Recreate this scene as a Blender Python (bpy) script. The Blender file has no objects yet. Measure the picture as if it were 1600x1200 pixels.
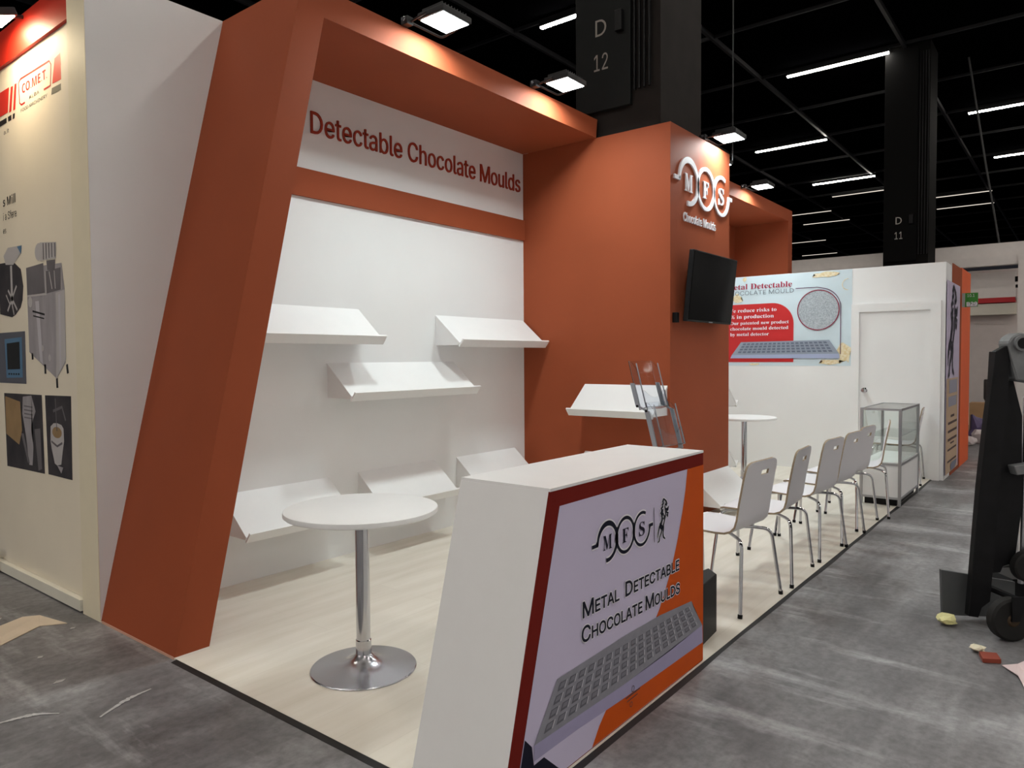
import bpy, bmesh, math, random
from mathutils import Vector, Matrix
random.seed(7)
SC = bpy.context.scene
COL = SC.collection
PI = math.pi

# ------------------------------------------------------------------ camera
cam = bpy.data.cameras.new('camera'); cam_o = bpy.data.objects.new('camera', cam); COL.objects.link(cam_o)
YAW, PITCH, ROLL = .6691, -.0359, -.0066
fx_ = Vector((math.cos(YAW), math.sin(YAW), 0)); r_ = Vector((math.sin(YAW), -math.cos(YAW), 0)); u_ = Vector((0, 0, 1))
F_ = fx_*math.cos(PITCH)+u_*math.sin(PITCH); U_ = u_*math.cos(PITCH)-fx_*math.sin(PITCH)
R2_ = r_*math.cos(ROLL)+U_*math.sin(ROLL); U2_ = U_*math.cos(ROLL)-r_*math.sin(ROLL)
M = Matrix((R2_, U2_, -F_)).transposed().to_4x4(); M.translation = Vector((-1.7305, -4.3464, 1.48))
cam_o.matrix_world = M
SC.cycles.transparent_max_bounces = 32
cam.sensor_width = 36; cam.lens = 1132.667*36/1600; cam.clip_end = 200; cam.clip_start = .05
SC.camera = cam_o
# ------------------------------------------------------------------ world, exposure, lamp strengths
w = bpy.data.worlds.new('world'); SC.world = w; w.use_nodes = True
w.node_tree.nodes['Background'].inputs[0].default_value = (.012, .012, .014, 1)
w.node_tree.nodes['Background'].inputs[1].default_value = 1
SC.view_settings.view_transform = 'Standard'; SC.view_settings.look = 'None'
SC.view_settings.exposure = 0.0; SC.view_settings.gamma = 1; SC.view_settings.use_curve_mapping = False
FLOOD = 20.0       # power of each stand floodlight, watts
LENSGLOW = 14.0    # radiance of their lenses
FILL_LONG = 12.0    # power of each unseen flood added across the long aisle, watts
FILL_SHORT = 23.0   # the same across the short aisle
TUBE = 66.0        # radiance of the hall's ceiling tubes
WARM = 78.0        # radiance of the neighbouring stand's warm lamp

# ------------------------------------------------------------------ materials
def lin(c):
    return tuple(((x/255)/12.92 if x/255 <= .04045 else ((x/255+.055)/1.055)**2.4) for x in c)
MATS = {}
def mat(name, rgb, rough=.6, metal=0, noise=0, scale=8, bump=0, spec=.5, stretch=None, trans=0, ior=1.45, coat=0):
    """rgb in sRGB 0-255; noise = relative albedo variation"""
    if name in MATS: return MATS[name]
    m = bpy.data.materials.new(name); m.use_nodes = True; nt = m.node_tree; b = nt.nodes['Principled BSDF']
    c = lin(rgb)
    b.inputs['Base Color'].default_value = (*c, 1); b.inputs['Roughness'].default_value = rough
    b.inputs['Metallic'].default_value = metal; b.inputs['Specular IOR Level'].default_value = spec
    b.inputs['Transmission Weight'].default_value = trans; b.inputs['IOR'].default_value = ior
    b.inputs['Coat Weight'].default_value = coat
    tc = nt.nodes.new('ShaderNodeTexCoord'); mp = nt.nodes.new('ShaderNodeMapping'); nz = nt.nodes.new('ShaderNodeTexNoise')
    nt.links.new(tc.outputs['Object'], mp.inputs[0]); nt.links.new(mp.outputs[0], nz.inputs['Vector'])
    if stretch: mp.inputs['Scale'].default_value = stretch
    nz.inputs['Scale'].default_value = scale; nz.inputs['Detail'].default_value = 6
    if noise:
        rp = nt.nodes.new('ShaderNodeValToRGB')
        rp.color_ramp.elements[0].position = .3; rp.color_ramp.elements[1].position = .7
        rp.color_ramp.elements[0].color = (*[x*(1-noise) for x in c], 1)
        rp.color_ramp.elements[1].color = (*[min(1, x*(1+noise)) for x in c], 1)
        nt.links.new(nz.outputs[0], rp.inputs[0]); nt.links.new(rp.outputs[0], b.inputs['Base Color'])
    if bump:
        bp = nt.nodes.new('ShaderNodeBump'); bp.inputs['Strength'].default_value = bump; bp.inputs['Distance'].default_value = .01
        nt.links.new(nz.outputs[0], bp.inputs['Height']); nt.links.new(bp.outputs[0], b.inputs['Normal'])
    MATS[name] = m; return m
def emit(name, rgb, s):
    m = bpy.data.materials.new(name); m.use_nodes = True; nt = m.node_tree; nt.nodes.clear()
    e = nt.nodes.new('ShaderNodeEmission'); o = nt.nodes.new('ShaderNodeOutputMaterial')
    e.inputs[0].default_value = (*rgb, 1); e.inputs[1].default_value = s
    nt.links.new(e.outputs[0], o.inputs[0]); return m
WHITE = mat('white_paint', (235, 235, 235), .55, noise=.015, scale=2)
WHITE_LAM = mat('white_laminate', (236, 236, 236), .35, noise=.01)
TERRA = mat('terracotta_paint', (153, 77, 49), .65, spec=.15, noise=.05, scale=1.5)
TERRA_D = mat('maroon_print', (116, 36, 30), .7, spec=.05, noise=.03)
RED_TXT = mat('red_brown_letters', (158, 60, 42), .55, spec=.2)
ORANGE = mat('orange_print', (206, 86, 22), .55, spec=.15, noise=.03)
LILAC = mat('lilac_print', (204, 196, 222), .5, spec=.25, noise=.04, scale=1.2)
NAVY = mat('navy_ink', (16, 17, 38), .5, spec=.2)
WHITE_INK = mat('white_ink', (235, 232, 240), .5)
CREAM = mat('cream_banner', (236, 226, 206), .6, noise=.03, scale=1.5, bump=.15)
CREAMW = mat('cream_paint', (226, 222, 208), .6, noise=.02)
CHROME = mat('chrome', (200, 200, 204), .12, 1)
STEEL = mat('brushed_steel', (190, 190, 196), .25, 1)
ALU = mat('anodised_aluminium', (185, 186, 190), .35, 1)
BLACK = mat('black_plastic', (13, 13, 15), .45, spec=.25)
BLACKM = mat('black_metal', (20, 20, 23), .5, noise=.3, scale=12)
SCREEN = mat('tv_glass', (5, 5, 7), .08, spec=.05)
SEATW = mat('white_plywood_laminate', (226, 224, 228), .4)
EDGE = mat('plywood_edge', (150, 132, 110), .6, noise=.15, scale=60)
ACRYL = mat('clear_acrylic', (245, 248, 252), .04, trans=1, ior=1.3)
GREYPL = mat('grey_hinge_plastic', (150, 155, 164), .4)
def glass_mat():
    m = bpy.data.materials.new('thin_glass'); m.use_nodes = True; nt = m.node_tree; nt.nodes.clear()
    t = nt.nodes.new('ShaderNodeBsdfTransparent'); t.inputs[0].default_value = (.965, .985, .975, 1)
    g = nt.nodes.new('ShaderNodeBsdfGlossy'); g.inputs[1].default_value = .02
    f = nt.nodes.new('ShaderNodeFresnel'); ge = nt.nodes.new('ShaderNodeNewGeometry'); mr = nt.nodes.new('ShaderNodeMapRange')
    mr.inputs[3].default_value = 1.3; mr.inputs[4].default_value = 1/1.3     # same glass from both sides
    nt.links.new(ge.outputs['Backfacing'], mr.inputs[0]); nt.links.new(mr.outputs[0], f.inputs[0])
    x = nt.nodes.new('ShaderNodeMixShader'); o = nt.nodes.new('ShaderNodeOutputMaterial')
    nt.links.new(f.outputs[0], x.inputs[0]); nt.links.new(t.outputs[0], x.inputs[1]); nt.links.new(g.outputs[0], x.inputs[2])
    nt.links.new(x.outputs[0], o.inputs[0]); return m
GLASS = glass_mat()
def hall_floor_mat():
    m = bpy.data.materials.new('scuffed_hall_floor'); m.use_nodes = True; nt = m.node_tree; b = nt.nodes['Principled BSDF']
    N = nt.nodes.new; L = nt.links.new
    tc = N('ShaderNodeTexCoord')
    def noise(scale, stretch, det=8, rot=0):
        mp = N('ShaderNodeMapping'); mp.inputs['Scale'].default_value = stretch; mp.inputs['Rotation'].default_value = (0, 0, rot)
        n = N('ShaderNodeTexNoise'); n.inputs['Scale'].default_value = scale; n.inputs['Detail'].default_value = det
        n.inputs['Roughness'].default_value = .62
        L(tc.outputs['Object'], mp.inputs[0]); L(mp.outputs[0], n.inputs['Vector']); return n
    n1 = noise(1.3, (1, 1, 1)); n2 = noise(2.2, (.35, 1.6, 1), 10, .5); n3 = noise(26, (1, 1, 1), 4)
    n4 = noise(1.6, (2.5, .5, 1), 12, -.25)
    r1 = N('ShaderNodeValToRGB'); e = r1.color_ramp.elements
    e[0].position = .36; e[0].color = (*lin((84, 82, 84)), 1); e[1].position = .66; e[1].color = (*lin((172, 172, 174)), 1)
    mid = e.new(.52); mid.color = (*lin((126, 124, 126)), 1)
    mx = N('ShaderNodeMath'); mx.operation = 'ADD'; ml = N('ShaderNodeMath'); ml.operation = 'MULTIPLY'; ml.inputs[1].default_value = .55
    m2 = N('ShaderNodeMath'); m2.operation = 'MULTIPLY'; m2.inputs[1].default_value = .45
    L(n1.outputs[0], ml.inputs[0]); L(n2.outputs[0], m2.inputs[0]); L(ml.outputs[0], mx.inputs[0]); L(m2.outputs[0], mx.inputs[1])
    L(mx.outputs[0], r1.inputs[0])
    # pale scuffs
    r2 = N('ShaderNodeValToRGB'); r2.color_ramp.elements[0].position = .54; r2.color_ramp.elements[0].color = (0, 0, 0, 1)
    r2.color_ramp.elements[1].position = .70; r2.color_ramp.elements[1].color = (.75, .75, .75, 1)
    L(n4.outputs[0], r2.inputs[0])
    mixc = N('ShaderNodeMixRGB'); mixc.inputs[2].default_value = (*lin((188, 188, 190)), 1)
    L(r2.outputs[0], mixc.inputs[0]); L(r1.outputs[0], mixc.inputs[1])
    # fine speckle
    r3 = N('ShaderNodeValToRGB'); r3.color_ramp.elements[0].position = .3; r3.color_ramp.elements[0].color = (.72, .72, .72, 1)
    r3.color_ramp.elements[1].position = .6; r3.color_ramp.elements[1].color = (1.05, 1.05, 1.05, 1)
    L(n3.outputs[0], r3.inputs[0])
    mu = N('ShaderNodeMixRGB'); mu.blend_type = 'MULTIPLY'; mu.inputs[0].default_value = 1
    L(mixc.outputs[0], mu.inputs[1]); L(r3.outputs[0], mu.inputs[2]); L(mu.outputs[0], b.inputs['Base Color'])
    rr = N('ShaderNodeMapRange'); rr.inputs[3].default_value = .38; rr.inputs[4].default_value = .68
    L(n1.outputs[0], rr.inputs[0]); L(rr.outputs[0], b.inputs['Roughness'])
    bp = N('ShaderNodeBump'); bp.inputs['Strength'].default_value = .25; bp.inputs['Distance'].default_value = .01
    L(n2.outputs[0], bp.inputs['Height']); L(bp.outputs[0], b.inputs['Normal'])
    return m
def stand_floor_mat():
    m = bpy.data.materials.new('pale_wood_vinyl'); m.use_nodes = True; nt = m.node_tree; b = nt.nodes['Principled BSDF']
    N = nt.nodes.new; L = nt.links.new
    tc = N('ShaderNodeTexCoord'); mp = N('ShaderNodeMapping'); mp.inputs['Scale'].default_value = (.5, 4, 1)
    n = N('ShaderNodeTexNoise'); n.inputs['Scale'].default_value = 3; n.inputs['Detail'].default_value = 9
    L(tc.outputs['Object'], mp.inputs[0]); L(mp.outputs[0], n.inputs['Vector'])
    br = N('ShaderNodeTexBrick'); br.inputs['Scale'].default_value = 1; br.inputs['Brick Width'].default_value = 1.4; br.inputs['Row Height'].default_value = .19
    br.inputs['Mortar Size'].default_value = .0012; br.inputs['Color1'].default_value = (1, 1, 1, 1); br.inputs['Color2'].default_value = (.955, .95, .945, 1)
    br.inputs['Mortar'].default_value = (.86, .85, .84, 1)
    L(tc.outputs['Object'], br.inputs['Vector'])
    r = N('ShaderNodeValToRGB'); r.color_ramp.elements[0].position = .32; r.color_ramp.elements[0].color = (*lin((222, 215, 201)), 1)
    r.color_ramp.elements[1].position = .68; r.color_ramp.elements[1].color = (*lin((234, 228, 217)), 1)
    L(n.outputs[0], r.inputs[0])
    mu = N('ShaderNodeMixRGB'); mu.blend_type = 'MULTIPLY'; mu.inputs[0].default_value = 1
    L(r.outputs[0], mu.inputs[1]); L(br.outputs[0], mu.inputs[2]); L(mu.outputs[0], b.inputs['Base Color'])
    b.inputs['Roughness'].default_value = .42; return m
def speckle_mat(name, a, bcol, scale):
    m = bpy.data.materials.new(name); m.use_nodes = True; nt = m.node_tree; b = nt.nodes['Principled BSDF']
    tc = nt.nodes.new('ShaderNodeTexCoord'); n = nt.nodes.new('ShaderNodeTexNoise'); r = nt.nodes.new('ShaderNodeValToRGB')
    n.inputs['Scale'].default_value = scale; n.inputs['Detail'].default_value = 3
    nt.links.new(tc.outputs['Object'], n.inputs['Vector']); nt.links.new(n.outputs[0], r.inputs[0]); nt.links.new(r.outputs[0], b.inputs['Base Color'])
    r.color_ramp.elements[0].position = .35; r.color_ramp.elements[0].color = (*lin(a), 1); r.color_ramp.elements[1].position = .65; r.color_ramp.elements[1].color = (*lin(bcol), 1)
    b.inputs['Roughness'].default_value = .6; return m

# ------------------------------------------------------------------ builders
def world_of(o):
    m = o.matrix_basis.copy()
    if o.parent: m = world_of(o.parent) @ o.matrix_parent_inverse @ m
    return m
def link(name, me, m, parent=None):
    """link a mesh whose coordinates are world coordinates at build time"""
    o = bpy.data.objects.new(name, me); COL.objects.link(o)
    if m is not None:
        for x in (m if isinstance(m, (list, tuple)) else [m]): me.materials.append(x)
    if parent is not None:
        o.parent = parent; o.matrix_parent_inverse = world_of(parent).inverted()
    return o
def obj(name, bm, m, parent=None, smooth=False):
    bmesh.ops.recalc_face_normals(bm, faces=bm.faces[:])
    if smooth:
        for f in bm.faces: f.smooth = True
        for e in bm.edges:
            if len(e.link_faces) == 2 and e.calc_face_angle(0) > .6: e.smooth = False
    me = bpy.data.meshes.new(name); bm.to_mesh(me); bm.free()
    return link(name, me, m, parent)
def tag(o, label=None, cat=None, group=None, kind=None):
    if label: o['label'] = label
    if cat: o['category'] = cat
    if group: o['group'] = group
    if kind: o['kind'] = kind
    return o
def thing(name, label, cat, loc=(0, 0, 0), group=None):
    o = bpy.data.objects.new(name, None); COL.objects.link(o); o.location = loc; o.empty_display_size = .1
    return tag(o, label, cat, group)
def struct(name, bm, m, label=None):
    return tag(obj(name, bm, m), label, None, None, 'structure')
def settle(o, loc):
    """move a top-level mesh's origin to loc, keeping its geometry where it is"""
    o.data.transform(Matrix.Translation(-Vector(loc))); o.location = loc; return o
def copy_tree(o, parent=None):
    c = o.copy(); COL.objects.link(c)
    if parent is not None: c.parent = parent
    for ch in list(o.children): copy_tree(ch, c)
    return c
def new(): return bmesh.new()
def add_box(bm, a, b, bev=0):
    vs = [bm.verts.new((x, y, z)) for x in (a[0], b[0]) for y in (a[1], b[1]) for z in (a[2], b[2])]
    q = [(0, 1, 3, 2), (4, 6, 7, 5), (0, 4, 5, 1), (2, 3, 7, 6), (0, 2, 6, 4), (1, 5, 7, 3)]
    fs = [bm.faces.new([vs[i] for i in f]) for f in q]
    if bev:
        es = list({e for f in fs for e in f.edges})
        bmesh.ops.bevel(bm, geom=es, offset=bev, segments=2, affect='EDGES', profile=.6)
    return bm
def box(a, b, bev=0): return add_box(new(), a, b, bev)
def add_prism(bm, pts, ext):
    """pts: 3D polygon; ext: extrusion vector"""
    ext = Vector(ext); A = [bm.verts.new(p) for p in pts]; B = [bm.verts.new(Vector(p)+ext) for p in pts]; n = len(pts)
    bm.faces.new(A); bm.faces.new(B[::-1])
    for i in range(n): bm.faces.new((A[i], B[i], B[(i+1) % n], A[(i+1) % n]))
    return bm
def prism(pts, ext, bev=0):
    bm = add_prism(new(), pts, ext)
    if bev: bmesh.ops.bevel(bm, geom=bm.edges[:], offset=bev, segments=1, affect='EDGES')
    return bm
def add_tube(bm, pts, r, seg=10, cap=True):
    pts = [Vector(p) for p in pts]; rings = []
    rs = r if isinstance(r, (list, tuple)) else [r]*len(pts)
    prev = None
    for i, p in enumerate(pts):
        d = (pts[min(i+1, len(pts)-1)]-pts[max(i-1, 0)]).normalized()
        if prev is None:
            a = d.orthogonal().normalized()
        else:
            a = (prev-d*prev.dot(d))
            a = a.normalized() if a.length > 1e-6 else d.orthogonal().normalized()
        prev = a; b = d.cross(a)
        rings.append([bm.verts.new(p+(a*math.cos(2*PI*k/seg)+b*math.sin(2*PI*k/seg))*rs[i]) for k in range(seg)])
    for i in range(len(rings)-1):
        for k in range(seg): bm.faces.new((rings[i][k], rings[i][(k+1) % seg], rings[i+1][(k+1) % seg], rings[i+1][k]))
    if cap: bm.faces.new(rings[0][::-1]); bm.faces.new(rings[-1])
    return bm
def tube(pts, r, seg=10): return add_tube(new(), pts, r, seg)
def smooth_path(pts, n=5, rad=.3):
    """round the inner corners of a polyline"""
    P = [Vector(p) for p in pts]; out = [P[0]]
    for i in range(1, len(P)-1):
        a, b, c = P[i-1], P[i], P[i+1]; k = min(rad, .45*(a-b).length, .45*(c-b).length)
        s = b+(a-b).normalized()*k; e = b+(c-b).normalized()*k
        for j in range(n+1):
            t = j/n; out.append(s*(1-t)**2+b*2*t*(1-t)+e*t*t)
    return out+[P[-1]]
def add_lathe(bm, prof, c, seg=40):
    c = Vector(c); rings = []
    for r, z in prof:
        if r < 1e-6: rings.append([bm.verts.new(c+Vector((0, 0, z)))])
        else: rings.append([bm.verts.new(c+Vector((r*math.cos(2*PI*k/seg), r*math.sin(2*PI*k/seg), z))) for k in range(seg)])
    for a, b in zip(rings, rings[1:]):
        for k in range(seg):
            k2 = (k+1) % seg
            if len(a) == 1 and len(b) == 1: continue
            if len(a) == 1: bm.faces.new((a[0], b[k2], b[k]))
            elif len(b) == 1: bm.faces.new((a[k], a[k2], b[0]))
            else: bm.faces.new((a[k], a[k2], b[k2], b[k]))
    return bm
def lathe(prof, c, seg=40): return add_lathe(new(), prof, c, seg)

GLYPH = {
' ': (148,[],[]),
'.': (148,[75,-3,61,-1,50,7,42,19,39,32,42,46,50,58,61,66,75,68,89,66,100,58,108,46,111,32,108,19,100,7,89,-1],[7,9,8,6,9,7,6,10,9,5,10,6,5,11,10,4,11,5,4,12,11,3,12,4,3,13,12,2,13,3,2,14,13,1,14,2,1,15,14,0,15,1]),
'0': (356,[178,-5,137,1,102,19,74,49,54,89,42,140,38,200,42,260,54,310,75,351,103,381,137,399,178,405,219,399,254,381,282,351,302,310,314,260,319,200,315,140,302,89,282,49,254,19,220,1,178,39,205,44,228,58,246,81,260,113,268,153,270,200,268,247,260,287,246,319,228,342,205,357,178,361,151,357,128,342,110,319,97,287,89,247,86,200,89,153,97,113,110,81,128,58,151,44],[11,13,12,10,13,11,10,14,13,9,14,10,9,36,14,36,15,14,9,37,36,35,15,36,9,38,37,34,15,35,8,38,9,34,16,15,8,39,38,33,16,34,8,40,39,32,16,33,7,40,8,32,17,16,7,41,40,31,17,32,6,41,7,31,18,17,6,42,41,30,18,31,5,42,6,5,43,42,29,18,30,29,19,18,5,44,43,28,19,29,4,44,5,28,20,19,4,45,44,27,20,28,3,45,4,27,21,20,3,46,45,26,21,27,3,47,46,25,21,26,2,47,3,25,22,21,2,24,47,24,22,25,2,22,24,1,22,2,1,23,22,1,0,23]),
'1': (356,[60,0,60,43,307,43,307,0,217,400,217,0,167,0,167,352,165,352,68,281,68,336,156,400],[10,4,11,10,8,4,8,7,4,7,5,4,10,9,8,6,5,7,0,2,1,0,3,2]),
'2': (356,[50,0,50,37,184,180,205,202,222,222,235,240,244,257,250,274,252,292,249,312,242,329,230,343,215,353,196,359,176,361,154,359,135,352,120,340,109,325,102,306,100,285,52,285,56,318,68,348,87,372,112,390,143,402,177,405,211,402,241,390,265,373,284,350,296,323,300,293,298,271,292,250,281,228,264,203,241,175,210,141,120,48,120,45,306,45,306,0],[26,28,27,26,29,28,25,29,26,25,30,29,24,30,25,24,31,30,23,15,24,15,14,24,14,13,24,13,31,24,12,31,13,23,16,15,11,31,12,23,17,16,11,32,31,22,17,23,10,32,11,22,18,17,9,32,10,22,19,18,9,33,32,21,19,22,8,33,9,21,20,19,8,34,33,7,34,8,6,34,7,6,35,34,5,35,6,5,36,35,4,36,5,4,37,36,3,37,4,3,38,37,2,38,3,1,38,2,1,39,38,1,40,39,1,41,40,1,42,41,1,43,42,0,43,1]),
'9': (356,[178,405,213,401,244,388,270,368,289,341,302,309,306,273,303,243,293,212,275,176,248,132,158,0,103,0,237,195,242,195,235,184,226,174,215,165,202,159,187,154,171,153,137,157,108,168,84,187,65,211,54,242,50,277,54,312,67,343,86,369,112,389,143,401,178,362,156,359,137,351,121,338,109,320,101,300,99,277,101,253,109,232,121,215,137,202,156,194,178,191,200,194,219,202,235,215,247,232,255,252,257,275,255,299,247,320,235,338,219,351,200,359],[31,1,0,30,1,31,30,2,1,29,2,30,29,3,2,28,33,29,33,32,29,32,3,29,32,55,3,55,4,3,28,34,33,54,4,55,28,35,34,53,4,54,27,35,28,53,5,4,27,36,35,52,5,53,27,37,36,51,5,52,26,37,27,51,6,5,26,38,37,50,6,51,25,38,26,25,39,38,49,6,50,49,7,6,25,40,39,48,7,49,48,8,7,24,40,25,24,41,40,47,8,48,24,42,41,46,8,47,46,14,8,14,9,8,23,42,24,23,43,42,45,13,46,13,14,46,45,17,13,17,12,13,15,9,14,23,44,43,44,17,45,23,17,44,22,17,23,16,9,15,16,10,9,17,10,16,21,17,22,21,18,17,12,10,17,21,19,18,20,19,21,12,11,10]),
'A': (377,[13,0,158,400,217,400,364,0,311,0,226,238,217,263,208,293,196,330,183,376,193,376,179,329,167,292,158,262,150,238,67,0,86,112,86,156,291,156,291,112],[0,9,1,9,2,1,9,10,2,10,3,2,0,17,9,17,11,9,11,8,9,11,8,10,8,18,10,18,3,10,7,18,8,17,12,11,6,18,7,17,13,12,5,18,6,17,14,13,17,16,14,16,15,14,4,19,5,19,18,5,0,16,17,16,18,17,16,19,18,19,3,18,0,15,16,4,3,19]),
'B': (359,[47,0,47,400,190,400,228,396,259,386,282,369,299,348,310,322,313,294,311,271,304,252,294,237,280,225,265,216,248,210,248,206,267,202,286,193,303,179,316,160,326,136,329,107,325,78,315,52,297,31,271,14,237,4,194,0,98,45,192,45,233,49,259,63,274,83,279,107,277,127,269,145,257,160,240,171,220,179,195,181,98,181,98,224,187,224,208,227,227,233,242,243,254,257,262,273,264,293,260,317,246,337,222,351,189,355,98,355],[0,53,1,53,2,1,53,3,2,53,4,3,53,5,4,53,52,5,52,6,5,0,41,53,51,6,52,50,6,51,50,7,6,49,7,50,49,8,7,48,8,49,48,9,8,47,9,48,46,9,47,46,10,9,45,10,46,45,11,10,44,11,45,44,12,11,43,12,44,42,12,43,42,13,12,0,40,41,40,42,41,40,13,42,40,14,13,40,15,14,40,16,15,40,17,16,40,39,17,39,18,17,0,28,40,38,18,39,37,18,38,37,19,18,36,19,37,36,20,19,35,20,36,34,20,35,34,21,20,33,21,34,32,21,33,32,22,21,31,22,32,31,23,22,30,23,31,30,24,23,29,24,30,0,29,28,0,24,29,0,25,24,0,26,25,0,27,26]),
'C': (401,[210,-5,161,1,118,20,82,50,55,91,37,141,32,200,37,259,55,309,82,350,118,380,161,399,210,405,240,403,268,397,293,386,316,370,336,352,352,329,364,303,372,274,321,274,315,293,306,310,295,325,281,337,265,346,248,353,229,357,210,358,175,354,144,340,118,317,98,286,86,247,81,200,86,153,98,114,118,83,145,60,176,46,210,42,229,43,248,47,265,54,281,63,295,75,306,90,315,107,321,126,372,126,364,97,352,71,336,49,316,30,293,15,268,4,240,-3],[11,13,12,11,14,13,10,14,11,10,15,14,10,16,15,9,16,10,9,29,16,29,17,16,9,30,29,28,17,29,27,17,28,9,31,30,26,17,27,26,18,17,8,31,9,25,18,26,8,32,31,24,18,25,24,19,18,23,19,24,8,33,32,22,19,23,7,33,8,22,20,19,21,20,22,7,34,33,6,34,7,6,35,34,5,35,6,5,36,35,5,37,36,4,37,5,48,50,49,48,51,50,4,38,37,47,51,48,47,52,51,3,38,4,46,52,47,3,39,38,45,52,46,45,53,52,44,53,45,3,40,39,43,53,44,2,40,3,43,54,53,42,54,43,2,41,40,41,54,42,2,54,41,2,55,54,1,55,2,1,56,55,1,57,56,0,57,1]),
'D': (395,[40,0,40,400,165,400,241,385,305,341,348,277,363,200,348,123,305,59,241,15,165,0,92,48,92,352,165,352,221,340,268,307,300,258,311,200,300,142,268,93,221,60,165,48],[0,1,12,0,12,11,1,2,13,1,13,12,2,3,14,2,14,13,3,4,15,3,15,14,4,5,16,4,16,15,5,6,17,5,17,16,6,7,18,6,18,17,7,8,19,7,19,18,8,9,20,8,20,19,9,10,21,9,21,20,10,0,11,10,11,21]),
'E': (329,[47,0,47,400,293,400,293,355,98,355,98,225,279,225,279,180,98,180,98,45,295,45,295,0],[0,4,1,4,2,1,4,3,2,0,5,4,0,8,5,8,6,5,8,7,6,0,9,8,0,10,9,0,11,10]),
'F': (322,[47,0,47,400,290,400,290,355,98,355,98,219,272,219,272,174,98,174,98,0],[0,4,1,4,2,1,4,3,2,0,5,4,0,8,5,8,6,5,8,7,6,0,9,8]),
'H': (406,[47,0,47,400,98,400,98,227,308,227,308,400,359,400,359,0,308,0,308,182,98,182,98,0],[0,2,1,0,3,2,4,6,5,4,7,6,0,10,3,10,4,3,10,9,4,9,7,4,0,11,10,8,7,9]),
'I': (236,[24,0,24,45,93,45,93,355,24,355,24,400,212,400,212,355,144,355,144,45,212,45,212,0],[4,6,5,4,7,6,3,7,4,2,8,3,8,7,3,2,9,8,0,2,1,0,9,2,0,10,9,0,11,10]),
'L': (309,[47,0,47,400,98,400,98,45,284,45,284,0],[0,2,1,0,3,2,0,4,3,0,5,4]),
'M': (494,[38,0,88,0,88,290,225,0,269,0,406,290,406,0,456,0,456,400,390,400,247,82,104,400,38,400],[12,0,1,12,1,2,12,2,3,12,3,4,5,6,7,5,7,8,4,5,8,4,8,9,4,9,10,12,4,10,10,11,12]),
'N': (412,[38,0,88,0,88,305,324,0,374,0,374,400,324,400,324,95,88,400,38,400],[9,0,1,9,1,2,9,2,3,9,3,4,4,5,6,4,6,7,9,4,7,7,8,9]),
'O': (419,[210,-5,161,1,118,20,82,50,55,91,37,141,32,200,37,259,55,309,82,350,118,380,161,399,210,405,259,399,302,380,337,350,365,309,382,259,388,200,382,141,365,91,337,50,302,20,259,1,210,42,244,46,275,60,301,82,321,113,334,153,338,200,334,247,321,287,301,318,275,340,244,354,210,358,176,354,145,340,119,318,99,286,86,247,81,200,86,153,99,113,119,82,145,60,176,46],[11,13,12,10,13,11,10,14,13,9,14,10,9,36,14,36,15,14,9,37,36,35,15,36,34,15,35,9,38,37,8,38,9,34,16,15,33,16,34,8,39,38,32,16,33,8,40,39,7,40,8,32,17,16,31,17,32,7,41,40,6,41,7,31,18,17,30,18,31,6,42,41,5,42,6,5,43,42,29,18,30,29,19,18,5,44,43,28,19,29,4,44,5,28,20,19,4,45,44,27,20,28,3,45,4,27,21,20,3,46,45,26,21,27,3,47,46,25,21,26,25,22,21,2,47,3,2,24,47,24,22,25,2,22,24,1,22,2,1,23,22,1,0,23]),
'R': (353,[47,0,47,400,186,400,228,396,262,384,288,365,307,341,318,311,322,277,318,243,307,213,288,189,262,171,228,159,186,155,76,155,76,201,184,201,212,203,234,210,251,221,262,236,269,255,271,277,269,299,262,318,251,334,234,346,212,353,183,355,98,355,98,0,278,0,181,180,238,180,336,0],[0,16,1,16,30,1,30,2,1,30,3,2,30,4,3,30,5,4,30,29,5,29,28,5,28,6,5,16,31,30,27,6,28,26,6,27,26,7,6,25,7,26,24,7,25,24,8,7,23,8,24,22,8,23,22,9,8,21,9,22,21,10,9,20,10,21,19,10,20,19,11,10,18,11,19,17,11,18,0,15,16,31,17,16,31,33,17,33,11,17,33,34,11,34,12,11,31,14,33,14,32,33,35,12,34,13,35,12,14,35,13,0,14,15,0,31,14,32,35,14]),
'S': (351,[176,-7,135,-3,100,7,72,24,50,47,36,75,30,107,82,107,87,86,97,69,112,56,131,46,153,41,176,39,202,41,225,47,244,58,259,72,269,90,272,110,269,127,261,141,249,152,233,161,214,168,192,175,144,188,100,205,68,227,48,257,41,293,45,325,59,352,80,375,108,391,141,402,179,405,216,402,249,391,276,375,297,353,310,327,315,297,265,297,257,324,238,344,210,356,177,361,153,358,132,352,114,342,101,329,93,313,90,295,94,277,103,262,117,251,133,242,150,236,167,231,208,220,226,214,245,207,264,198,282,187,298,173,310,155,318,134,321,109,317,78,304,50,283,26,254,8,218,-3],[35,37,36,34,37,35,34,38,37,33,38,34,33,39,38,33,40,39,32,47,33,47,40,33,32,48,47,46,40,47,32,49,48,45,40,46,45,41,40,31,49,32,31,50,49,44,41,45,31,51,50,31,52,51,44,42,41,30,52,31,43,42,44,30,53,52,30,54,53,29,54,30,29,55,54,29,56,55,28,56,29,28,57,56,28,58,57,28,59,58,28,60,59,27,60,28,27,61,60,27,62,61,27,63,62,26,63,27,26,64,63,25,64,26,25,65,64,24,65,25,24,66,65,23,66,24,22,66,23,22,67,66,21,67,22,20,67,21,20,68,67,19,68,20,18,68,19,18,69,68,5,7,6,5,8,7,17,69,18,5,9,8,17,70,69,4,9,5,16,70,17,4,10,9,15,70,16,4,11,10,15,71,70,14,71,15,3,11,4,3,12,11,13,71,14,3,13,12,3,71,13,3,72,71,2,72,3,2,73,72,1,73,2,1,0,73]),
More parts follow.
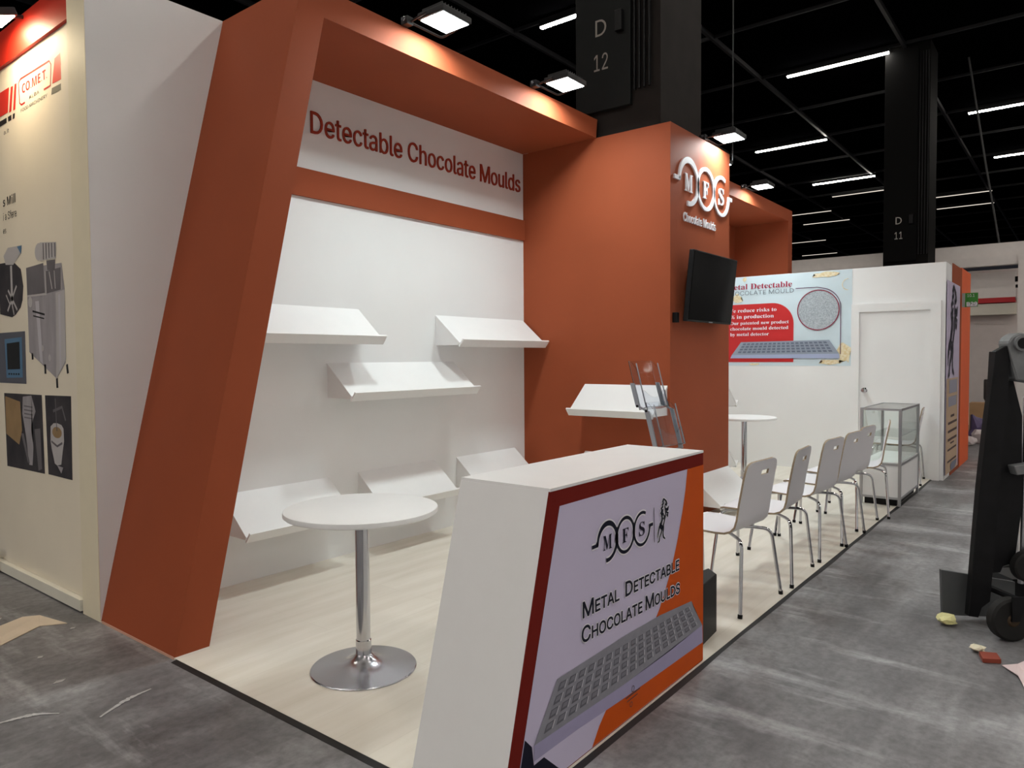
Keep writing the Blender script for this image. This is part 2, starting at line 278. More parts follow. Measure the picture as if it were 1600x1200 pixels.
'T': (353,[25,355,25,400,328,400,328,355,202,355,202,0,151,0,151,355],[0,2,1,0,3,2,7,3,0,6,4,7,4,3,7,6,5,4]),
'U': (407,[203,-6,159,-2,121,12,90,34,67,63,52,97,47,136,47,400,98,400,98,140,101,113,111,89,126,69,147,53,173,44,203,41,234,44,260,53,281,69,296,89,306,113,309,140,309,400,359,400,359,136,355,97,340,63,317,34,286,12,248,-2],[6,8,7,6,9,8,21,23,22,21,24,23,6,10,9,20,24,21,5,10,6,20,25,24,5,11,10,19,25,20,19,26,25,4,11,5,4,12,11,18,26,19,4,13,12,17,26,18,3,13,4,17,27,26,3,14,13,16,27,17,3,15,14,15,27,16,3,27,15,2,27,3,2,28,27,1,28,2,1,29,28,0,29,1]),
'Y': (371,[160,0,160,164,13,400,72,400,151,271,164,250,175,230,185,208,196,181,176,181,187,208,197,230,208,250,220,271,300,400,358,400,211,164,211,0],[1,3,2,1,4,3,13,15,14,13,16,15,1,5,4,12,16,13,11,16,12,1,6,5,10,16,11,1,7,6,9,8,10,8,16,10,1,8,7,1,16,8,0,16,1,0,17,16]),
'a': (306,[126,-7,99,-4,74,4,53,17,37,35,27,58,24,85,26,108,34,127,46,141,61,152,79,160,99,166,119,170,140,173,164,176,184,178,198,181,209,185,215,191,217,200,217,202,215,219,210,233,201,245,189,253,173,258,154,260,134,258,117,253,103,246,92,237,84,226,79,215,32,229,45,253,62,272,82,286,105,295,128,301,152,302,169,301,188,298,207,293,225,283,241,270,253,252,262,228,265,198,265,0,217,0,217,41,214,41,208,30,198,19,185,9,169,1,149,-5,134,36,159,38,179,46,195,58,207,73,214,90,217,108,217,149,212,146,204,143,194,141,182,138,170,136,157,135,147,133,138,132,121,129,106,125,92,118,81,110,74,98,72,82,74,68,80,57,90,48,102,41,117,37],[39,41,40,39,42,41,38,42,39,38,43,42,37,43,38,37,44,43,36,44,37,36,45,44,35,45,36,35,27,45,27,46,45,35,28,27,26,46,27,35,29,28,25,46,26,35,30,29,34,30,35,24,46,25,24,47,46,34,31,30,23,47,24,34,32,31,22,47,23,33,32,34,22,48,47,21,48,22,20,48,21,19,48,20,19,49,48,18,49,19,17,65,18,65,49,18,16,65,17,15,65,16,14,65,15,13,65,14,12,65,13,11,65,12,10,65,11,9,65,10,9,66,65,64,49,65,9,67,66,9,68,67,8,68,9,8,69,68,8,70,69,8,71,70,8,72,71,8,73,72,8,74,73,8,75,74,7,75,8,7,76,75,7,77,76,7,78,77,63,49,64,6,78,7,6,79,78,62,49,63,5,79,6,5,80,79,61,51,62,51,49,62,5,81,80,60,51,61,4,81,5,4,82,81,4,83,82,59,52,60,52,51,60,4,84,83,59,53,52,50,49,51,58,53,59,4,58,84,4,53,58,3,53,4,3,54,53,3,55,54,2,55,3,2,56,55,1,56,2,1,57,56,0,57,1]),
'b': (334,[180,-6,156,-4,136,3,120,13,108,25,100,36,93,46,88,46,88,0,41,0,41,400,89,400,89,251,93,251,99,261,108,272,119,283,135,293,155,300,180,302,215,298,246,283,272,261,291,230,303,192,307,148,303,104,291,66,272,36,246,13,216,-2,173,37,199,40,220,52,236,69,248,92,256,119,258,149,256,179,248,205,237,228,220,245,199,256,173,259,148,256,127,245,110,229,98,207,91,180,89,149,91,118,98,90,110,68,127,51,148,40],[9,11,10,9,12,11,18,20,19,17,20,18,17,21,20,16,21,17,16,22,21,15,22,16,14,22,15,14,43,22,43,42,22,42,23,22,13,43,14,13,44,43,13,45,44,41,23,42,9,13,12,9,47,13,47,46,13,46,45,13,40,23,41,40,24,23,39,24,40,9,48,47,38,24,39,38,25,24,9,49,48,37,25,38,9,50,49,36,25,37,36,26,25,35,26,36,9,51,50,35,27,26,34,27,35,9,7,51,7,52,51,33,27,34,7,53,52,33,28,27,32,28,33,7,6,53,6,54,53,9,8,7,5,54,6,31,28,32,5,31,54,5,28,31,4,28,5,4,29,28,3,29,4,2,29,3,2,30,29,1,30,2,1,0,30]),
'c': (311,[163,-6,125,-2,92,13,65,36,44,67,31,104,27,147,31,191,44,229,65,260,92,283,125,297,163,302,184,301,204,297,223,289,240,280,255,268,267,253,277,236,284,218,238,206,234,217,228,227,221,236,212,244,202,251,190,255,177,258,163,259,136,255,114,244,97,226,85,203,78,176,76,147,78,119,85,92,97,70,114,52,136,40,163,37,178,38,191,41,203,45,213,52,222,60,229,70,235,80,239,92,285,81,278,61,268,44,256,29,241,17,224,7,205,-1,185,-5],[11,13,12,11,14,13,10,14,11,10,15,14,10,16,15,9,16,10,9,17,16,9,29,17,29,18,17,8,30,9,30,29,9,28,18,29,27,18,28,8,31,30,26,18,27,26,19,18,25,19,26,24,19,25,8,32,31,23,19,24,23,20,19,7,32,8,22,20,23,7,33,32,22,21,20,7,34,33,6,34,7,6,35,34,5,35,6,5,36,35,5,37,36,4,37,5,4,38,37,48,50,49,48,51,50,47,51,48,46,51,47,4,39,38,3,39,4,46,52,51,45,52,46,44,52,45,3,40,39,43,52,44,43,53,52,42,53,43,3,41,40,41,53,42,3,53,41,2,53,3,2,54,53,2,55,54,1,55,2,1,56,55,1,57,56,0,57,1]),
'd': (334,[154,-6,118,-2,88,13,62,36,43,66,31,104,27,148,31,192,43,230,62,261,88,283,119,298,154,302,179,300,199,293,214,283,226,272,235,261,241,251,244,251,244,400,292,400,292,0,246,0,246,46,241,46,235,36,226,25,214,13,198,3,179,-4,161,37,186,40,207,51,223,68,235,90,243,118,245,149,243,180,236,207,224,229,207,245,186,256,161,259,135,256,114,245,97,228,85,205,78,179,76,149,78,119,85,92,97,69,114,52,135,40],[19,21,20,19,22,21,11,13,12,11,14,13,10,14,11,10,15,14,9,15,10,9,16,15,9,17,16,8,44,9,44,43,9,43,17,9,43,18,17,42,18,43,41,18,42,8,45,44,41,19,18,41,40,19,40,39,19,39,22,19,8,46,45,7,46,8,7,47,46,38,22,39,7,48,47,6,48,7,37,22,38,6,49,48,6,50,49,36,22,37,5,50,6,5,51,50,35,22,36,4,51,5,4,52,51,34,24,35,24,22,35,4,53,52,33,24,34,3,53,4,3,54,53,32,25,33,25,24,33,32,26,25,23,22,24,3,31,54,31,26,32,3,26,31,3,27,26,2,27,3,2,28,27,2,29,28,1,29,2,1,30,29,0,30,1]),
'e': (318,[167,-6,126,-2,92,13,64,36,44,67,31,104,27,147,31,190,43,228,64,259,90,283,123,297,161,302,185,300,209,294,231,283,251,268,268,248,281,222,289,190,292,152,292,133,59,133,59,174,266,174,243,159,241,187,234,211,222,231,206,247,186,256,161,260,136,256,115,246,98,231,86,212,78,190,75,166,75,140,78,109,87,83,101,63,119,48,141,39,167,36,184,38,199,41,213,48,224,57,234,69,240,83,287,71,278,50,263,31,245,15,222,3,196,-4],[11,13,12,11,14,13,10,14,11,10,15,14,10,16,15,9,16,10,9,31,16,31,17,16,9,32,31,30,17,31,8,32,9,29,17,30,8,33,32,29,18,17,28,18,29,8,34,33,27,18,28,8,35,34,7,35,8,27,19,18,7,36,35,26,19,27,26,24,19,24,20,19,6,23,7,23,36,7,23,37,36,25,24,26,6,22,23,37,24,23,37,20,24,38,20,37,38,21,20,5,22,6,39,21,38,5,21,22,5,39,21,5,40,39,4,40,5,4,41,40,49,51,50,49,52,51,48,52,49,3,41,4,3,42,41,47,52,48,47,53,52,3,43,42,46,53,47,45,53,46,3,44,43,44,53,45,3,53,44,2,53,3,2,54,53,2,55,54,1,55,2,1,56,55,0,56,1]),
'f': (199,[179,298,179,257,5,257,5,298,63,0,63,339,66,363,75,382,89,397,106,408,126,414,147,417,162,416,175,414,184,412,191,410,179,368,175,370,169,371,162,372,153,373,134,370,121,362,114,348,111,329,111,0],[10,12,11,10,13,12,9,13,10,9,14,13,9,15,14,9,16,15,8,17,9,17,16,9,7,19,8,19,18,8,18,17,8,6,20,7,20,19,7,6,21,20,6,22,21,5,22,6,5,23,22,5,24,23,4,24,5,4,25,24,2,0,3,2,1,0]),
'h': (322,[89,178,89,0,41,0,41,400,89,400,89,226,81,226,97,261,120,285,147,298,179,302,207,299,232,290,253,274,268,252,278,224,281,189,281,0,233,0,233,185,228,216,215,239,193,254,165,259,145,256,126,250,111,238,99,222,92,202],[2,4,3,2,6,4,6,5,4,9,11,10,9,12,11,8,12,9,8,13,12,7,13,8,7,23,13,23,14,13,6,25,7,25,24,7,24,23,7,22,14,23,21,14,22,21,15,14,6,26,25,20,15,21,6,27,26,2,28,6,28,27,6,20,16,15,19,16,20,2,0,28,19,17,16,18,17,19,2,1,0]),
'i': (131,[66,348,53,351,42,357,35,368,32,380,35,392,42,403,53,409,66,412,79,409,90,403,97,392,99,380,97,368,90,357,79,351,41,0,41,298,89,298,89,0],[16,18,17,16,19,18,7,9,8,6,9,7,6,10,9,5,10,6,5,11,10,4,11,5,4,12,11,3,12,4,3,13,12,2,13,3,2,14,13,1,14,2,1,15,14,0,15,1]),
'l': (149,[110,-2,79,3,58,16,46,37,41,66,41,400,89,400,89,78,91,60,94,49,102,43,115,41,121,41,126,41,130,42,133,43,142,2,135,1,127,-1,118,-2],[4,6,5,4,7,6,4,8,7,3,8,4,3,9,8,3,10,9,3,11,10,14,16,15,13,16,14,12,16,13,11,16,12,3,16,11,2,16,3,1,16,2,0,16,1,0,17,16,0,18,17,0,19,18]),
'o': (326,[163,-6,125,-2,92,13,65,36,44,67,31,104,27,147,31,191,44,229,65,260,92,283,125,297,163,302,201,297,235,283,262,260,283,229,295,191,300,147,295,104,283,67,262,36,235,13,201,-2,163,37,190,40,212,52,229,70,241,92,249,119,251,147,249,176,241,203,229,226,212,244,190,255,163,259,136,255,114,244,97,226,85,203,78,176,76,147,78,119,85,92,97,70,114,52,136,40],[11,13,12,10,13,11,10,14,13,9,14,10,9,15,14,8,37,9,37,36,9,36,15,9,36,35,15,35,16,15,8,38,37,34,16,35,8,39,38,33,16,34,7,39,8,33,17,16,7,40,39,32,17,33,7,41,40,31,17,32,6,41,7,31,18,17,6,42,41,30,18,31,5,42,6,5,43,42,29,18,30,29,19,18,5,44,43,28,19,29,28,20,19,4,44,5,4,45,44,27,20,28,4,46,45,26,20,27,3,46,4,26,21,20,3,47,46,25,21,26,3,24,47,24,21,25,3,21,24,2,21,3,2,22,21,1,22,2,1,23,22,0,23,1]),
'r': (204,[41,0,41,298,88,298,88,252,91,252,102,273,120,289,142,299,168,303,174,302,180,302,187,302,191,302,191,253,188,254,181,255,172,256,163,256,143,254,125,247,110,237,99,223,92,206,89,186,89,0],[7,9,8,7,10,9,7,11,10,7,12,11,7,13,12,6,13,7,0,2,1,0,3,2,5,13,6,4,17,5,17,16,5,16,15,5,15,14,5,14,13,5,4,18,17,4,19,18,0,4,3,0,22,4,22,21,4,21,20,4,20,19,4,0,23,22,0,24,23]),
's': (287,[143,-6,114,-4,88,3,66,14,49,30,36,50,28,74,74,84,83,62,98,47,118,39,143,36,171,39,192,49,206,64,211,81,208,95,200,107,186,116,167,122,117,134,82,146,57,164,42,187,37,215,40,240,51,261,68,278,90,291,117,300,147,302,176,300,200,293,219,282,235,267,247,249,255,228,211,218,203,234,191,248,173,258,147,261,123,258,103,249,90,235,85,218,88,203,97,191,113,182,135,175,180,165,216,152,241,135,256,112,260,84,257,59,246,37,228,19,204,5,176,-4],[29,31,30,29,32,31,28,32,29,28,33,32,27,33,28,27,34,33,26,34,27,26,41,34,41,35,34,26,42,41,40,35,41,25,42,26,25,43,42,39,35,40,25,44,43,39,36,35,38,36,39,24,44,25,24,45,44,37,36,38,24,46,45,23,46,24,23,47,46,23,48,47,22,48,23,22,49,48,22,50,49,22,51,50,21,51,22,21,52,51,20,52,21,20,53,52,19,53,20,18,53,19,17,53,18,17,54,53,16,54,17,15,54,16,6,8,7,15,55,54,14,55,15,5,8,6,13,55,14,5,9,8,13,56,55,4,9,5,12,56,13,4,10,9,11,56,12,4,11,10,11,57,56,4,57,11,3,57,4,3,58,57,2,58,3,2,59,58,1,59,2,1,0,59]),
't': (179,[160,298,160,257,5,257,5,298,51,370,99,370,99,77,101,60,107,48,118,41,134,39,139,39,146,40,152,41,159,42,168,1,160,-1,151,-2,142,-3,132,-3,98,2,72,17,56,41,51,73],[23,5,4,23,6,5,2,0,3,2,1,0,23,7,6,22,7,23,22,8,7,22,9,8,13,15,14,22,10,9,12,15,13,21,10,22,11,15,12,10,15,11,21,15,10,20,15,21,19,15,20,19,16,15,19,17,16,19,18,17]),
'u': (322,[143,-4,115,-1,90,8,70,24,54,46,45,75,41,109,41,298,89,298,89,113,94,82,108,59,129,44,157,39,178,42,196,49,211,60,223,76,230,96,233,120,233,298,281,298,281,0,234,0,234,72,242,72,225,37,202,13,175,0],[6,8,7,6,9,8,19,21,20,19,22,21,18,22,19,6,10,9,5,10,6,17,25,18,25,22,18,5,11,10,16,24,17,24,25,17,4,11,5,16,26,24,26,23,24,26,22,25,15,26,16,4,12,11,14,26,15,3,12,4,3,13,12,13,26,14,3,26,13,3,27,26,23,22,26,2,27,3,2,28,27,1,28,2,1,0,28]),
}
def plain_mesh(st):
    """grotesque letters from the outlines above (advance, points, triangles); cap height 1"""
    V, Fc, X = [], [], 0
    for ch in st:
        adv, pts, tri = GLYPH[ch]; n0 = len(V)
        V += [((X+pts[i])/400, pts[i+1]/400, 0) for i in range(0, len(pts), 2)]
        Fc += [(n0+tri[i], n0+tri[i+1], n0+tri[i+2]) for i in range(0, len(tri), 3)]
        X += adv
    me = bpy.data.meshes.new('t'); me.from_pydata(V, [], Fc); return me, X/400
class Face:
    """a flat print or raised sign on a surface: 2-D drawing in metres along U, V, lifted off along N"""
    def __init__(s, O, U, V, N, step=.0012):
        s.O, s.U, s.V, s.N, s.step = Vector(O), Vector(U), Vector(V), Vector(N), step
    def p(s, x, y, l): return s.O+s.U*x+s.V*y+s.N*(s.step*l)
    def add(s, bm, pts, l, thick=0):
        P = [s.p(x, y, l) for x, y in pts]
        if thick: add_prism(bm, P, s.N*thick)
        else: bm.faces.new([bm.verts.new(q) for q in P])
    def poly(s, name, pts, m, parent, l=1, thick=0):
        bm = new(); s.add(bm, pts, l, thick)
        bmesh.ops.triangulate(bm, faces=[f for f in bm.faces if len(f.verts) > 4])
        return s.fin(name, bm, m, parent, thick)
    def polys(s, name, plist, m, parent, l=1, thick=0):
        bm = new()
        for pts in plist: s.add(bm, pts, l, thick)
        bmesh.ops.remove_doubles(bm, verts=bm.verts, dist=1e-5)
        bmesh.ops.triangulate(bm, faces=[f for f in bm.faces if len(f.verts) > 4])
        return s.fin(name, bm, m, parent, thick)
    def fin(s, name, bm, m, parent, thick):
        if thick: return obj(name, bm, m, parent)
        for f in bm.faces:
            f.normal_update()
            if f.normal.dot(s.N) < 0: f.normal_flip()
        me = bpy.data.meshes.new(name); bm.to_mesh(me); bm.free(); return link(name, me, m, parent)
    def strokes(s, name, lines, m, parent, l=1, thick=0):
        """lines: (points, width or widths)"""
        bm = new()
        for pts, wd in lines:
            n = len(pts); ws = wd if isinstance(wd, (list, tuple)) else [wd]*n
            Lp, Rp = [], []
            for i in range(n):
                a = Vector(pts[max(i-1, 0)]); b = Vector(pts[min(i+1, n-1)]); d = (b-a)
                d = d.normalized() if d.length else Vector((1, 0)); q = Vector((-d.y, d.x))*ws[i]/2
                Lp.append(Vector(pts[i])+q); Rp.append(Vector(pts[i])-q)
            if thick:
                A = [bm.verts.new(s.p(v.x, v.y, l)) for v in Lp]; B = [bm.verts.new(s.p(v.x, v.y, l)) for v in Rp]
                A2 = [bm.verts.new(v.co+s.N*thick) for v in A]; B2 = [bm.verts.new(v.co+s.N*thick) for v in B]
                for i in range(n-1):
                    bm.faces.new((A2[i], A2[i+1], B2[i+1], B2[i])); bm.faces.new((A[i], A[i+1], A2[i+1], A2[i])); bm.faces.new((B[i], B[i+1], B2[i+1], B2[i]))
                bm.faces.new((A[0], B[0], B2[0], A2[0])); bm.faces.new((A[-1], B[-1], B2[-1], A2[-1]))
            else:
                A = [bm.verts.new(s.p(v.x, v.y, l)) for v in Lp]; B = [bm.verts.new(s.p(v.x, v.y, l)) for v in Rp]
                for i in range(n-1): bm.faces.new((A[i], A[i+1], B[i+1], B[i]))
        return s.fin(name, bm, m, parent, thick)
    def text(s, name, runs, x0, x1, y, h, m, parent, l=1, thick=0, slope=0, halo=0):
        """runs: [(string, relative size)]; fitted between x0 and x1, baseline y, cap height h"""
        if isinstance(runs, str): runs = [(runs, 1)]
        bm = new(); X = 0
        for st, k in runs:
            me, wd = plain_mesh(st) if all(q in GLYPH for q in st) else text_mesh(st)
            n0 = len(bm.verts); bm.from_mesh(me); bm.verts.ensure_lookup_table()
            for v in bm.verts[n0:]: v.co = Vector((X+v.co.x*k, v.co.y*k, 0))
            X += wd*k; bpy.data.meshes.remove(me)
        xs = [v.co.x for v in bm.verts]; a, b = min(xs), max(xs); sx = (x1-x0)/(b-a)
        if halo:
            base = bpy.data.meshes.new('t'); bm.to_mesh(base); bm.clear()
            for k in range(8):
                n0 = len(bm.verts); bm.from_mesh(base); bm.verts.ensure_lookup_table()
                for v in bm.verts[n0:]: v.co += Vector((halo*math.cos(PI*k/4)/sx, halo*math.sin(PI*k/4)/h, k*.06))
            bpy.data.meshes.remove(base)
        if thick:
            r = bmesh.ops.extrude_face_region(bm, geom=bm.faces[:])
            up = {v for v in r['geom'] if isinstance(v, bmesh.types.BMVert)}
        else: up = set()
        for v in bm.verts:
            x, yy = x0+(v.co.x-a)*sx, y+v.co.y*h+slope*(v.co.x-a)*sx
            v.co = s.p(x, yy, l+v.co.z)+(s.N*thick if v in up else Vector())
        return s.fin(name, bm, m, parent, thick)
def text_mesh(st):
    def one(t):
        c = bpy.data.curves.new('t', 'FONT'); c.body = t; c.resolution_u = 3
        o = bpy.data.objects.new('t', c); COL.objects.link(o)
        dg = bpy.context.evaluated_depsgraph_get(); dg.update()
        me = bpy.data.meshes.new_from_object(o.evaluated_get(dg)); bpy.data.objects.remove(o); bpy.data.curves.remove(c)
        return me
    me = one(st)
    xs = [v.co.x for v in me.vertices] or [0]
    k = 1/.729
    for v in me.vertices: v.co = v.co*k
    # advance: measured with a closing bar
    m2 = one(st+'|'); m1 = one('|'); adv = max(v.co.x for v in m2.vertices)-max(v.co.x for v in m1.vertices)
    bpy.data.meshes.remove(m1); bpy.data.meshes.remove(m2)
    return me, adv*k
def serif(t):   # bold serif letters
    return ''.join(chr(0x1D400+ord(c)-65) if c.isupper() else chr(0x1D41A+ord(c)-97) if c.islower() else c for c in t)
def sansb(t):   # bold grotesque letters
    return ''.join(chr(0x1D5D4+ord(c)-65) if c.isupper() else chr(0x1D5EE+ord(c)-97) if c.islower() else chr(0x1D7EC+ord(c)-48) if c.isdigit() else c for c in t)
def arc(cx, cy, r, a0, a1, n=28, ry=None):
    return [(cx+r*math.cos(math.radians(a0+(a1-a0)*i/n)), cy+(ry or r)*math.sin(math.radians(a0+(a1-a0)*i/n))) for i in range(n+1)]
def blob(cx, cy, rx, ry, n=14, j=.35):
    return [(cx+rx*math.cos(2*PI*i/n)*(1+random.uniform(-j, j)), cy+ry*math.sin(2*PI*i/n)*(1+random.uniform(-j, j))) for i in range(n)]
def mfs_lines(cx, cy, R, t):
    """three linked rings: lines in metres, centre ring radius R, stroke t"""
    mc, sc = cx-1.86*R, cx+1.84*R
    m = [(mc-1.5*R, cy-.0*R), (mc-.92*R, cy-.0*R)]
    marc = arc(mc, cy, R*.96, 182, -98, 40)
    mw = [t*(.9+.6*math.sin(PI*min(1, i/26))) if i < 26 else t*1.15 for i in range(41)]
    f = arc(cx, cy, R*.92, 0, 360, 44)
    s = arc(sc, cy-.02*R, R*.9, 62, 360, 40)
    foot = [(sc+.82*R, cy+.0*R), (sc+1.3*R, cy+.0*R)]
    return [(m, t), (marc, mw), (f, t), (s, t*.9), (foot, t)], [mc, cx, sc]
def horse_lines(x, y, w_, h):
    """rearing horse in line work inside the box x..x+w_, y..y+h"""
    q = lambda L: [(x+a*w_, y+b*h) for a, b in L]
    t = .05*w_
    return [(q([(.55, .97), (.47, .99), (.40, .93), (.45, .90), (.36, .86), (.40, .82), (.28, .78), (.34, .72), (.24, .68), (.33, .62)]), [t, 2*t, 2.4*t, 2*t, 2.4*t, 2*t, 2*t, 1.6*t, 1.4*t, t]),
            (q([(.55, .97), (.66, .92), (.72, .85), (.68, .82), (.58, .86), (.55, .80), (.60, .74)]), [t, 1.6*t, 1.8*t, 1.2*t, t, 1.4*t, t]),
            (q([(.60, .74), (.72, .72), (.86, .77), (.80, .70), (.66, .66), (.82, .62), (.78, .54), (.70, .60)]), 1.7*t),
            (q([(.60, .74), (.62, .64), (.58, .52), (.50, .42), (.44, .36)]), 1.5*t),
            (q([(.40, .76), (.36, .62), (.34, .50), (.26, .42), (.24, .34), (.34, .28), (.28, .20), (.18, .12), (.14, .03), (.05, .0)]), [2*t, 2*t, 2.2*t, 2.4*t, 2.2*t, 2*t, 1.6*t, 1.4*t, 1.6*t, t]),
            (q([(.44, .36), (.46, .27), (.42, .18), (.46, .08), (.58, .02)]), [2*t, 1.8*t, 1.4*t, 1.5*t, t]),
            (q([(.26, .42), (.14, .36), (.06, .24), (.02, .12)]), [t, 1.8*t, 1.6*t, .6*t]),
            (q([(.44, .66), (.50, .58), (.46, .50)]), t), (q([(.30, .38), (.38, .36), (.40, .30)]), t)]

# ================================================================== SETTING
HF = hall_floor_mat()
bm = new(); add_box(bm, (-14, -40, -.1), (48, 14, 0)); struct('floor', bm, HF, 'dark scuffed grey hall floor')
bm = box((0, -2.925, 0), (9.5, 0, .008)); struct('floor', bm, stand_floor_mat(), 'pale wood look floor of the stand')
# black edging film along the open sides of the stand floor
bm = new(); P = [(-.03+i*8.13/28,) for i in range(29)]
wav = lambda x: -.004*math.sin(x*2.1)-.004*math.sin(x*5.3+1)
for (x,), (x2,) in zip(P, P[1:]):
    bm.faces.new([bm.verts.new(v) for v in ((x, -2.950+wav(x), .001), (x2, -2.950+wav(x2), .001), (x2, -2.926, .0075), (x, -2.926, .0075))])
bmesh.ops.remove_doubles(bm, verts=bm.verts, dist=1e-5)
struct('trim_1', bm, BLACKM, 'black edging film along the aisle side of the stand floor')
struct('trim_2', prism([(-.028, -2.94, .001), (-.028, -.86, .001), (-.001, -.86, .0075), (-.001, -2.94, .0075)], (0, 0, -.001)), BLACKM, 'black edging film along the short side of the stand floor')
CEILM = mat('black_ceiling', (5, 5, 6), .9, spec=.0, noise=.3, scale=.6)
struct('ceiling', box((-14, -40, 7.62), (48, 14, 7.7)), CEILM, 'black hall ceiling')
RAIL = mat('ceiling_rail', (34, 34, 36), .5)
n = 3
for k, y in enumerate((-9.86, -7.06, -4.25, -1.45, 1.36, 4.17, 6.98, 9.8)):
    struct('trim_%d' % n, box((-12, y-.03, 7.53), (47, y+.03, 7.62)), RAIL); n += 1
for k in range(22):
    x = -9.2+k*2.62
    struct('trim_%d' % n, box((x-.02, -15, 7.56), (x+.02, 13, 7.62)), RAIL); n += 1
# white back wall of the stand, its end shows beside the neighbour's banner
wb = struct('wall_back', box((0, 0, 0), (9.5, .235, 3.635)), WHITE, 'white back wall of the stand')
struct('trim_%d' % n, box((1.05, -.022, 2.626), (3.958, 0, 2.822)), TERRA, 'terracotta band across the white back wall'); n += 1
fb = Face((0, 0, 0), (1, 0, 0), (0, 0, 1), (0, -1, 0))
fb.text('lettering', 'Detectable Chocolate Moulds', 1.475, 3.905, 3.087, .155, RED_TXT, wb, 0, .012)
struct('trim_%d' % n, box((2.98, -.012, .008), (3.95, 0, .02)), BLACKM); n += 1
struct('trim_%d' % n, box((-.003, .0, 0), (-.0005, .232, 3.635)), mat('cream_post', (232, 222, 196), .6, noise=.02), 'cream end post between the white wall and the neighbouring banner'); n += 1  # warm lamp's spill painted as cream over the white wall's end face
# store room wall with poster and door
we = struct('wall_right', box((8.09, -3.055, 0), (9.4, 0, 2.57)), WHITE, 'white end wall of the stand with the store room door')
dr = struct('door_1', box((8.076, -2.905, .01), (8.09, -2.13, 2.02)), WHITE, 'white store room door with round chrome knob')
bm = new()
add_box(bm, (8.045, -2.13, 0), (8.09, -2.038, 2.12)); add_box(bm, (8.045, -3.015, 0), (8.09, -2.905, 2.12)); add_box(bm, (8.045, -2.905, 2.02), (8.09, -2.13, 2.12))
obj('door_frame', bm, WHITE_LAM, dr)
bm = new(); add_lathe(bm, [(0, 0), (.032, 0), (.034, .012), (.018, .02), (.016, .045), (.028, .055), (.03, .075), (.02, .085), (0, .087)], (0, 0, 0), 20)
bmesh.ops.transform(bm, matrix=Matrix.Translation((8.076, -2.195, 1.05)) @ Matrix.Rotation(-PI/2, 4, 'Y'), verts=bm.verts); obj('door_knob', bm, CHROME, dr, True)
# neighbouring stand on the left
wl = struct('wall_left', box((.03, .235, 0), (.2, 7, 3.43)), CREAMW, 'wall of the neighbouring stand')
NRED = mat('red_fascia', (190, 40, 24), .5, noise=.03)
obj('fascia', box((.0, .235, 3.43), (.2, 7, 3.652)), NRED, wl)
struct('baseboard_left', box((-.012, .25, .012), (.03, 7, .078)), CREAMW, 'cream baseboard under the neighbouring banner')

# ================================================================== STAND ARCHITECTURE
ar = thing('portal_arch', 'terracotta portal arch with slanting leg around the shelf bay, front left', 'arch', (0, 0, 0))
obj('portal_frame', prism([(0, 0, 0), (.1824, 0, 0), (.967, 0, 3.467), (3.96, 0, 3.467), (3.985, 0, 3.635), (.8217, 0, 3.635)], (0, -.8357, 0)), TERRA, ar)
obj('end_return', box((3.96, -.80, 3.475), (4.02, -.05, 3.635)), TERRA, ar)
obj('base_strip', box((-.004, -.836, 0), (0.0, -.02, .012)), mat('raw_edge', (205, 160, 140), .7), ar)
a2 = thing('portal_arch', 'terracotta portal arch with upright leg behind the white store room wall', 'arch', (9.4, 0, 0))
obj('portal_frame', prism([(5.26, 0, 3.495), (9.377, 0, 3.495), (9.377, 0, 0), (9.56, 0, 0), (9.56, 0, 3.665), (5.26, 0, 3.665)], (0, -.8357, 0)), TERRA, a2)
obj('back_panel', box((8.12, -.02, 2.5), (9.377, 0, 3.495)), TERRA, a2)
tw = thing('display_tower', 'tall terracotta tower block carrying the white ring logo and the television', 'tower', (4.6, -.8, 0))
obj('tower_body', box((3.96, -1.568, 0), (5.255, 0, 3.466)), TERRA, tw)
ft = Face((0, -1.568, 0), (1, 0, 0), (0, 0, 1), (0, -1, 0))
SIGNW = mat('white_acrylic_sign', (240, 238, 244), .35)
lines, cs = mfs_lines(4.672, 3.02, .197, .036)
lg = ft.strokes('ring_logo', lines, SIGNW, tw, 0, .015)
for ch, cx, dz in zip('MFS', cs, (-.085, -.085, -.085)):
    hw = .078 if ch == 'M' else .06
    ft.text('letter', serif(ch), cx-hw, cx+hw, 3.02+dz, .165, SIGNW, lg, 0, .012)
ft.text('lettering', 'Chocolate Moulds', 4.205, 4.90, 2.668, .078, SIGNW, tw, 0, .010)

# sloping display shelves
def shelf_local(width):
    """local: back at y=0, centre x=0, top at z=0, slopes down towards -y"""
    h = width/2; parts = []
    parts.append(('sloped_board', prism([(-h, 0, 0), (-h, -.275, -.237), (-h, -.264, -.250), (-h, 0, -.022)], (2*h, 0, 0)), WHITE_LAM))
    parts.append(('front_lip', prism([(-h, -.312, -.203), (-h, -.321, -.212), (-h, -.274, -.273), (-h, -.264, -.265)], (2*h, 0, 0)), WHITE_LAM))
    for s in (-1, 1):
        x = s*(h-.012)
        parts.append(('side_panel', prism([(x-.008, 0, -.018), (x-.008, -.262, -.244), (x-.008, 0, -.244)], (.016, 0, 0)), WHITE_LAM))
    parts.append(('bottom_board', box((-h+.004, -.262, -.256), (h-.004, 0, -.244)), WHITE_LAM))
    return parts
def shelf(x0, x1, z, label, group, rot=0, loc=None):
    wd = abs(x1-x0); t = thing('display_shelf', label, 'shelf', (0, 0, 0), group)
    for nme, b, m in shelf_local(wd): obj(nme, b, m, t)
    t.location = loc or ((x0+x1)/2, 0, z); t.rotation_euler = (0, 0, rot); return t
G = 'sloping display shelves'
shelf(.66, 1.887, 1.858, 'white sloping shelf, upper left, half hidden behind the slanting arch leg', G)
shelf(2.72, 3.94, 1.848, 'white sloping shelf, upper right, its lip reaching past the wall corner', G)
shelf(1.585, 2.936, 1.452, 'white sloping shelf in the middle row of the back wall with shadows on it', G)
